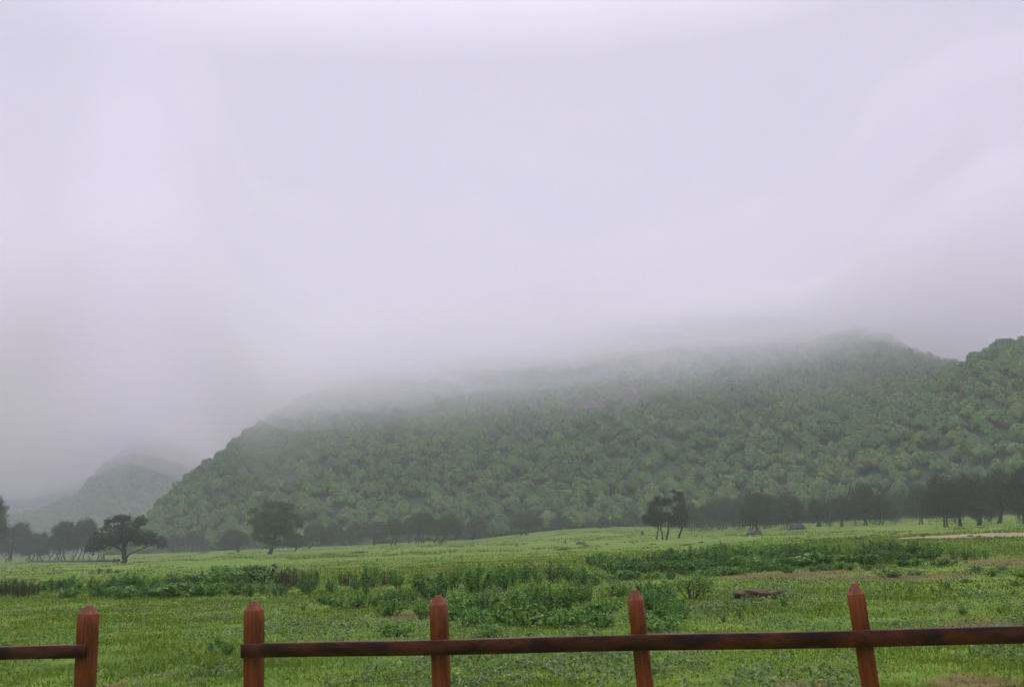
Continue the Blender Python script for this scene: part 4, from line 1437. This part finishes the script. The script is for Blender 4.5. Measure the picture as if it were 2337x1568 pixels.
# lone weeds on the near lawn
for x, y, h, k, w in ((2130, 1352, 24, T_, 1.), (2160, 1345, 22, B_, .9), (2080, 1358, 26, T_, 1.), (2235, 1345, 22, T_, 1.), (1915, 1364, 20, T_, 1.), (2050, 1440, 34, T_, 1.), (1960, 1440, 36, B_, .9), (1690, 1410, 26, T_, 1.), (1650, 1420, 28, T_, 1.1),
                      (690, 1392, 14, B_, 1.2), (500, 1478, 40, T_, 1.2), (520, 1492, 36, B_, 1.), (480, 1488, 30, T_, 1.), (1755, 1356, 18, T_, 1.), (1790, 1384, 24, B_, .9), (2290, 1400, 26, X_, 1.), (2200, 1404, 26, B_, .9), (1330, 1462, 30, B_, 1.), (900, 1452, 34, L_, 1.), (1120, 1456, 36, L_, 1.)):
    shrubs.append((x, y, h, k, 'near lawn', w))

shrubs.sort(key=lambda q: q[0])
count = {}
for x, y, h, kind, rowname, wf in shrubs:
    gi = next(i for i, g_ in enumerate(GAPS) if x < g_[0])
    key = (rowname, gi)
    k = count.get(key, 0); count[key] = k + 1
    B = unproj(x, y)
    s = ((B - CAMP) @ fwd) / FPX
    sc = h * s / UNIT_H[kind]
    root = empty({'dry': 'dry_shrub', 'bare': 'twiggy_shrub'}.get(kind, 'shrub'), (B[0], B[1], B[2] - 0.01), sr_.uniform(0, 6.28))
    root.scale = (sc * wf, sc * wf, sc)
    where = {'back row': 'in the back row', 'front row': 'in the front row', 'middle row': 'in the middle row', 'dry fringe': 'along the thicket top', 'far fringe': 'on the far meadow',
             'low fringe': 'along the thicket foot', 'scattered row': 'on the worn soil', 'near lawn': 'alone on the near grass'}[rowname]
    tag(root, f'{WORDS[kind]}, {ORD[k]} along {where} {GAPS[gi][1]}'.replace('along along', 'along').replace('along alone', 'standing alone').replace('along in', 'in').replace('along on', 'on'), 'shrub',
        {'dry': 'dry stalked shrubs'}.get(kind, 'shrubs ' + where))
    f_, s_ = sr_.choice(SP[kind])
    for nm, me in (('foliage', f_), ('stem', s_)):
        o = bpy.data.objects.new(nm, me)
        COL.objects.link(o)
        o.parent = root
print('shrubs', len(shrubs))

# dark grass tufts dotted over the far meadow
tuft_b = MB()
rng = np.random.default_rng(9)
n = 260
P0 = np.stack([rng.normal(size=n) * 0.45, rng.normal(size=n) * 0.3, np.full(n, 0.0)], -1)
hgt = rng.uniform(0.12, 0.34, n)
tip = P0 + np.stack([rng.normal(size=n) * 0.1, rng.normal(size=n) * 0.1, hgt], -1)
w_ = np.stack([np.full(n, 0.03), np.zeros(n), np.zeros(n)], -1)
tuft_b.add(np.stack([P0 - w_, P0 + w_, tip], 1).reshape(-1, 3), np.arange(n * 3).reshape(n, 3))
tuft_me = tuft_b.mesh('grass_tuft')
tuft_me.materials.append(M['haze_green'])
for (x, y, w) in ((465, 1262, 26), (528, 1263, 20), (577, 1263, 16), (622, 1253, 22), (1008, 1237, 26), (1285, 1255, 34), (1337, 1246, 28), (1363, 1246, 16), (1490, 1243, 20), (1445, 1240, 12), (1385, 1243, 12), (1600, 1238, 18), (1570, 1244, 30), (1860, 1238, 26),
                  (1700, 1222, 20), (1900, 1215, 22), (1960, 1231, 40), (1820, 1229, 16), (2106, 1224, 16), (2215, 1225, 22), (2235, 1226, 14), (1995, 1222, 30), (1845, 1234, 22), (320, 1283, 24), (745, 1268, 40), (820, 1262, 40), (1180, 1246, 16), (2040, 1219, 24)):
    B = unproj(x, y); s = ((B - CAMP) @ fwd) / FPX
    o = bpy.data.objects.new('grass_tuft', tuft_me)
    COL.objects.link(o)
    o.location = (B[0], B[1], B[2] - 0.02)
    k = w * s / 2.3
    o.scale = (k, k, min(max(k, 0.6), 1.3))
    o.rotation_euler = (0, 0, rng.uniform(-.5, .5))
    tag(o, 'dark low grass tuft dotting the pale far meadow', 'grass tuft', 'dark grass tufts on the far meadow')


# ------------------------------------------------------------------ grass and weeds of the near field
def grass_material():
    m, t, out = new_mat('grass_blades')
    g = N(t, 'ShaderNodeNewGeometry')
    nz = N(t, 'ShaderNodeTexNoise', i_Scale=0.35, i_Detail=4.0)
    t.links.new(g.outputs['Position'], nz.inputs['Vector'])
    n2 = N(t, 'ShaderNodeTexNoise', i_Scale=1.7, i_Detail=3.0)
    t.links.new(g.outputs['Position'], n2.inputs['Vector'])
    f = math_n(t, 'ADD', math_n(t, 'MULTIPLY', g.outputs['Random Per Island'], 0.4), math_n(t, 'MULTIPLY', nz.outputs['Fac'], 0.35))
    f = math_n(t, 'ADD', f, math_n(t, 'MULTIPLY', n2.outputs['Fac'], 0.35))
    col = ramp(t, f, [(0.25, (0.054, 0.106, 0.009)), (0.42, (0.103, 0.182, 0.012)), (0.60, (0.172, 0.272, 0.021)), (0.76, (0.26, 0.34, 0.052)), (0.86, (0.20, 0.15, 0.055))])
    p = N(t, 'ShaderNodeBsdfPrincipled', i_Roughness=0.6)
    p.inputs['Specular IOR Level'].default_value = 0.12
    t.links.new(col, p.inputs['Base Color'])
    tr = N(t, 'ShaderNodeBsdfTranslucent')
    t.links.new(col, tr.inputs['Color'])
    mx = N(t, 'ShaderNodeMixShader')
    mx.inputs[0].default_value = 0.35
    t.links.new(p.outputs[0], mx.inputs[1]); t.links.new(tr.outputs[0], mx.inputs[2])
    t.links.new(mx.outputs[0], out.inputs['Surface'])
    return m


def grass():
    rng = np.random.default_rng(21)
    n = 880000
    y = 9.5 * (125 / 9.5) ** rng.random(n)
    x = rng.uniform(-0.72, 0.72, n) * y
    cl = 0.85 * fbm(x / 1.1, y / 1.0, 71, 4)
    keep = rng.random(n) < np.clip(0.62 + 0.9 * cl, 0.12, 1) * (1 - sstep(45, 120, y)) * (1 - 0.9 * np.clip(soil(x, y) * 1.3 + 0.5 * fbm(x / 2, y / 2, 72), 0, 1))
    lo, hi = np.interp(x, TRACK[0], TRACK[1], left=1e9, right=1e9), np.interp(x, TRACK[2], TRACK[3], left=-1, right=-1)
    keep &= ~((y > lo) & (y < hi))
    x, y = x[keep], y[keep]
    n = len(x)
    k = y / 11.0
    tall = np.clip(0.5 + fbm(x / 2.5, y / 2.5, 73, 3), 0.15, 1.3)
    h = rng.uniform(0.02, 0.065, n) * (0.55 + 0.9 * tall) * k ** 0.3
    w = 0.0065 * k * rng.uniform(0.7, 1.4, n)
    a = rng.uniform(0, 6.283, n)
    lean = rng.uniform(0.1, 0.9, n) * h
    b = rng.uniform(0, 6.283, n)
    P = np.stack([x, y, gz(x, y) - 0.01], -1)
    W = np.stack([np.cos(a) * w, np.sin(a) * w, np.zeros(n)], -1)
    T = P + np.stack([np.cos(b) * lean, np.sin(b) * lean, h], -1)
    V = np.stack([P - W, P + W, T], 1).reshape(-1, 3)
    mb = MB(); mb.add(V, np.arange(n * 3).reshape(n, 3))
    # ranker clumps out on the far meadow
    nc, per = 2600, 16
    cy = 55 * (290 / 55) ** rng.random(nc)
    cx = rng.uniform(-0.62, 0.62, nc) * cy
    ok = (fbm(cx / 22, cy / 14, 75, 3) + 0.35 * rng.random(nc) > 0.22) & (np.hypot(cx, cy) < toe_r(np.arctan2(cx, cy)) - 4)
    lo, hi = np.interp(cx, TRACK[0], TRACK[1], left=1e9, right=1e9), np.interp(cx, TRACK[2], TRACK[3], left=-1, right=-1)
    ok &= ~((cy > lo - 3) & (cy < hi + 1))
    cx, cy = cx[ok], cy[ok]
    m_ = len(cx) * per
    kk = np.repeat((cy / 60) ** 0.4, per)
    X = np.repeat(cx, per) + rng.normal(size=m_) * 0.55 * kk
    Y = np.repeat(cy, per) + rng.normal(size=m_) * 0.4 * kk
    P = np.stack([X, Y, gz(X, Y) - 0.02], -1)
    W = np.stack([rng.uniform(0.025, 0.07, m_) * kk, np.zeros(m_), np.zeros(m_)], -1)
    T = P + np.stack([rng.normal(size=m_) * 0.06, rng.normal(size=m_) * 0.06, rng.uniform(0.06, 0.26, m_) * kk], -1)
    mb.add(np.stack([P - W, P + W, T], 1).reshape(-1, 3), np.arange(m_ * 3).reshape(m_, 3))
    return tag(mb.build('grass', grass_material()), 'short rough green grass over the near field', 'grass', kind='stuff')


grass()


def weeds():
    """small broad leaves growing through the near turf"""
    rng = np.random.default_rng(31)
    n = 22000
    y = 9.8 * (46 / 9.8) ** rng.random(n)
    x = rng.uniform(-0.7, 0.7, n) * y
    px = FW / 2 + FPX * x / y
    c = fbm(x / 1.6, y / 1.6, 81, 3) + 0.22 * np.exp(-((px - 1300) / 500) ** 2) - 0.30 * (px < 420) * (y > 14)
    keep = rng.random(n) < np.clip(0.18 + 1.3 * c, 0.03, 0.95)
    keep &= soil(x, y) < 0.75
    x, y = x[keep], y[keep]
    n = len(x)
    hh = rng.uniform(0.04, 0.2, n) * np.clip(0.8 + fbm(x / 3, y / 3, 82, 2), 0.4, 1.5)
    per = 9
    k = (y / 14.0) ** 0.35
    X = np.repeat(x, per) + rng.normal(size=n * per) * np.repeat(0.055 * k, per)
    Y = np.repeat(y, per) + rng.normal(size=n * per) * np.repeat(0.055 * k, per)
    Z = gz(X, Y) + np.repeat(hh, per) * rng.uniform(0.35, 1.05, n * per)
    Nn = rng.normal(size=(n * per, 3)) * 0.55 + np.array([0, -0.25, 1.0])
    al = rng.normal(size=(n * per, 3)) + np.array([0, 0, -0.2])
    mb = MB()
    mb.add(*cards(np.stack([X, Y, Z], -1), Nn, 0.023 * np.repeat(k, per) * rng.uniform(0.6, 1.8, n * per), 0.45, rng, al, fold=0.15))
    return tag(mb.build('weeds', M['weeds']), 'small bright broad-leaved weeds scattered through the near grass', 'weeds', kind='stuff')


weeds()

# ------------------------------------------------------------------ haze and low cloud
def new_vol(name, col, dens, aniso=0.0):
    m, t, out = new_mat(name)
    v = N(t, 'ShaderNodeVolumePrincipled')
    v.inputs['Color'].default_value = (*col, 1)
    v.inputs['Density'].default_value = dens
    v.inputs['Anisotropy'].default_value = aniso
    t.links.new(v.outputs[0], out.inputs['Volume'])
    return m


HAZE = 0.00072
b = MB()
x0, x1, y0, y1, z0, z1 = -3800, 3800, -500, 3900, -700, 420
b.add([(x0, y0, z0), (x1, y0, z0), (x1, y1, z0), (x0, y1, z0), (x0, y0, z1), (x1, y0, z1), (x1, y1, z1), (x0, y1, z1)],
      np.array([(0, 3, 2, 1), (4, 5, 6, 7), (0, 1, 5, 4), (1, 2, 6, 5), (2, 3, 7, 6), (3, 0, 4, 7)]))
tag(b.build('haze', new_vol('haze_air', (0.92, 0.925, 1.0), HAZE)), 'thin pale mist filling the whole valley', 'mist', kind='stuff')


def cloud_layer(lift, thick, dens, seed):
    azs = np.concatenate([np.linspace(R(-50), R(50), 150), np.linspace(R(50), R(310), 60)[1:-1]])
    rs = np.concatenate([np.linspace(2, 320, 30), np.linspace(330, 760, 62), np.linspace(775, 3400, 60)])
    A, Q = np.meshgrid(azs, rs, indexing='ij')
    X, Y = Q * np.sin(A), Q * np.cos(A)
    A2 = np.where(A > math.pi, A - 2 * math.pi, A)
    side_k = sstep(R(50), R(90), np.abs(A2))
    zb = cloud_base(A2, Q) * (1 - side_k) + 110 * side_k
    zb = zb * sstep(20, 200, Q) + 100 * (1 - sstep(20, 200, Q))
    far_k = np.clip((Q - 850) / 1000, 0, 2)
    zb = zb + lift * (1 + (1.2 * far_k if lift > 0 else 0)) + (13 * fbm(X / 70, Y / 70, seed, 4) + 6 * fbm(X / 230, Y / 230, seed + 7, 2)) * sstep(100, 380, Q)
    zb = zb + np.clip(430 - Q, 0, None) ** 1.0 * 0.22
    zt = zb + thick * (0.75 + 0.5 * vnoise(X / 160, Y / 160, seed + 3)) * (0.03 + 0.97 * sstep(150, 620, Q))
    na, nr = A.shape
    Vb = np.stack([X, Y, zb], -1).reshape(-1, 3)
    Vt = np.stack([X, Y, zt], -1).reshape(-1, 3)
    I, J = np.meshgrid(np.arange(na), np.arange(nr - 1), indexing='ij')
    I2 = (I + 1) % na
    F = np.stack([I * nr + J, I2 * nr + J, I2 * nr + J + 1, I * nr + J + 1], -1).reshape(-1, 4)
    n = na * nr
    outer = [i * nr + nr - 1 for i in range(na)]
    inner = [i * nr for i in range(na)]
    side = [(outer[(k + 1) % na], outer[k], outer[k] + n, outer[(k + 1) % na] + n) for k in range(na)]
    b = MB()
    b.add(np.concatenate([Vb, Vt]), np.concatenate([F, F[:, ::-1] + n, np.array(side)]))
    b.add(Vb[inner], np.array([list(range(na))]))
    b.add(Vt[inner], np.array([list(range(na))[::-1]]))
    o = b.build('cloud', new_vol('cloud_air', (0.990, 0.968, 1.0), dens))
    weld(o)
    return tag(o, 'low lavender cloud lying on the hilltops', 'cloud', kind='stuff')


cloud_layer(-40, 80, 0.0014, 81)
cloud_layer(-22, 55, 0.0028, 91)
cloud_layer(0, 38, 0.0045, 101)
cloud_layer(12, 28, 0.009, 111)
cloud_layer(24, 32, 0.014, 121)
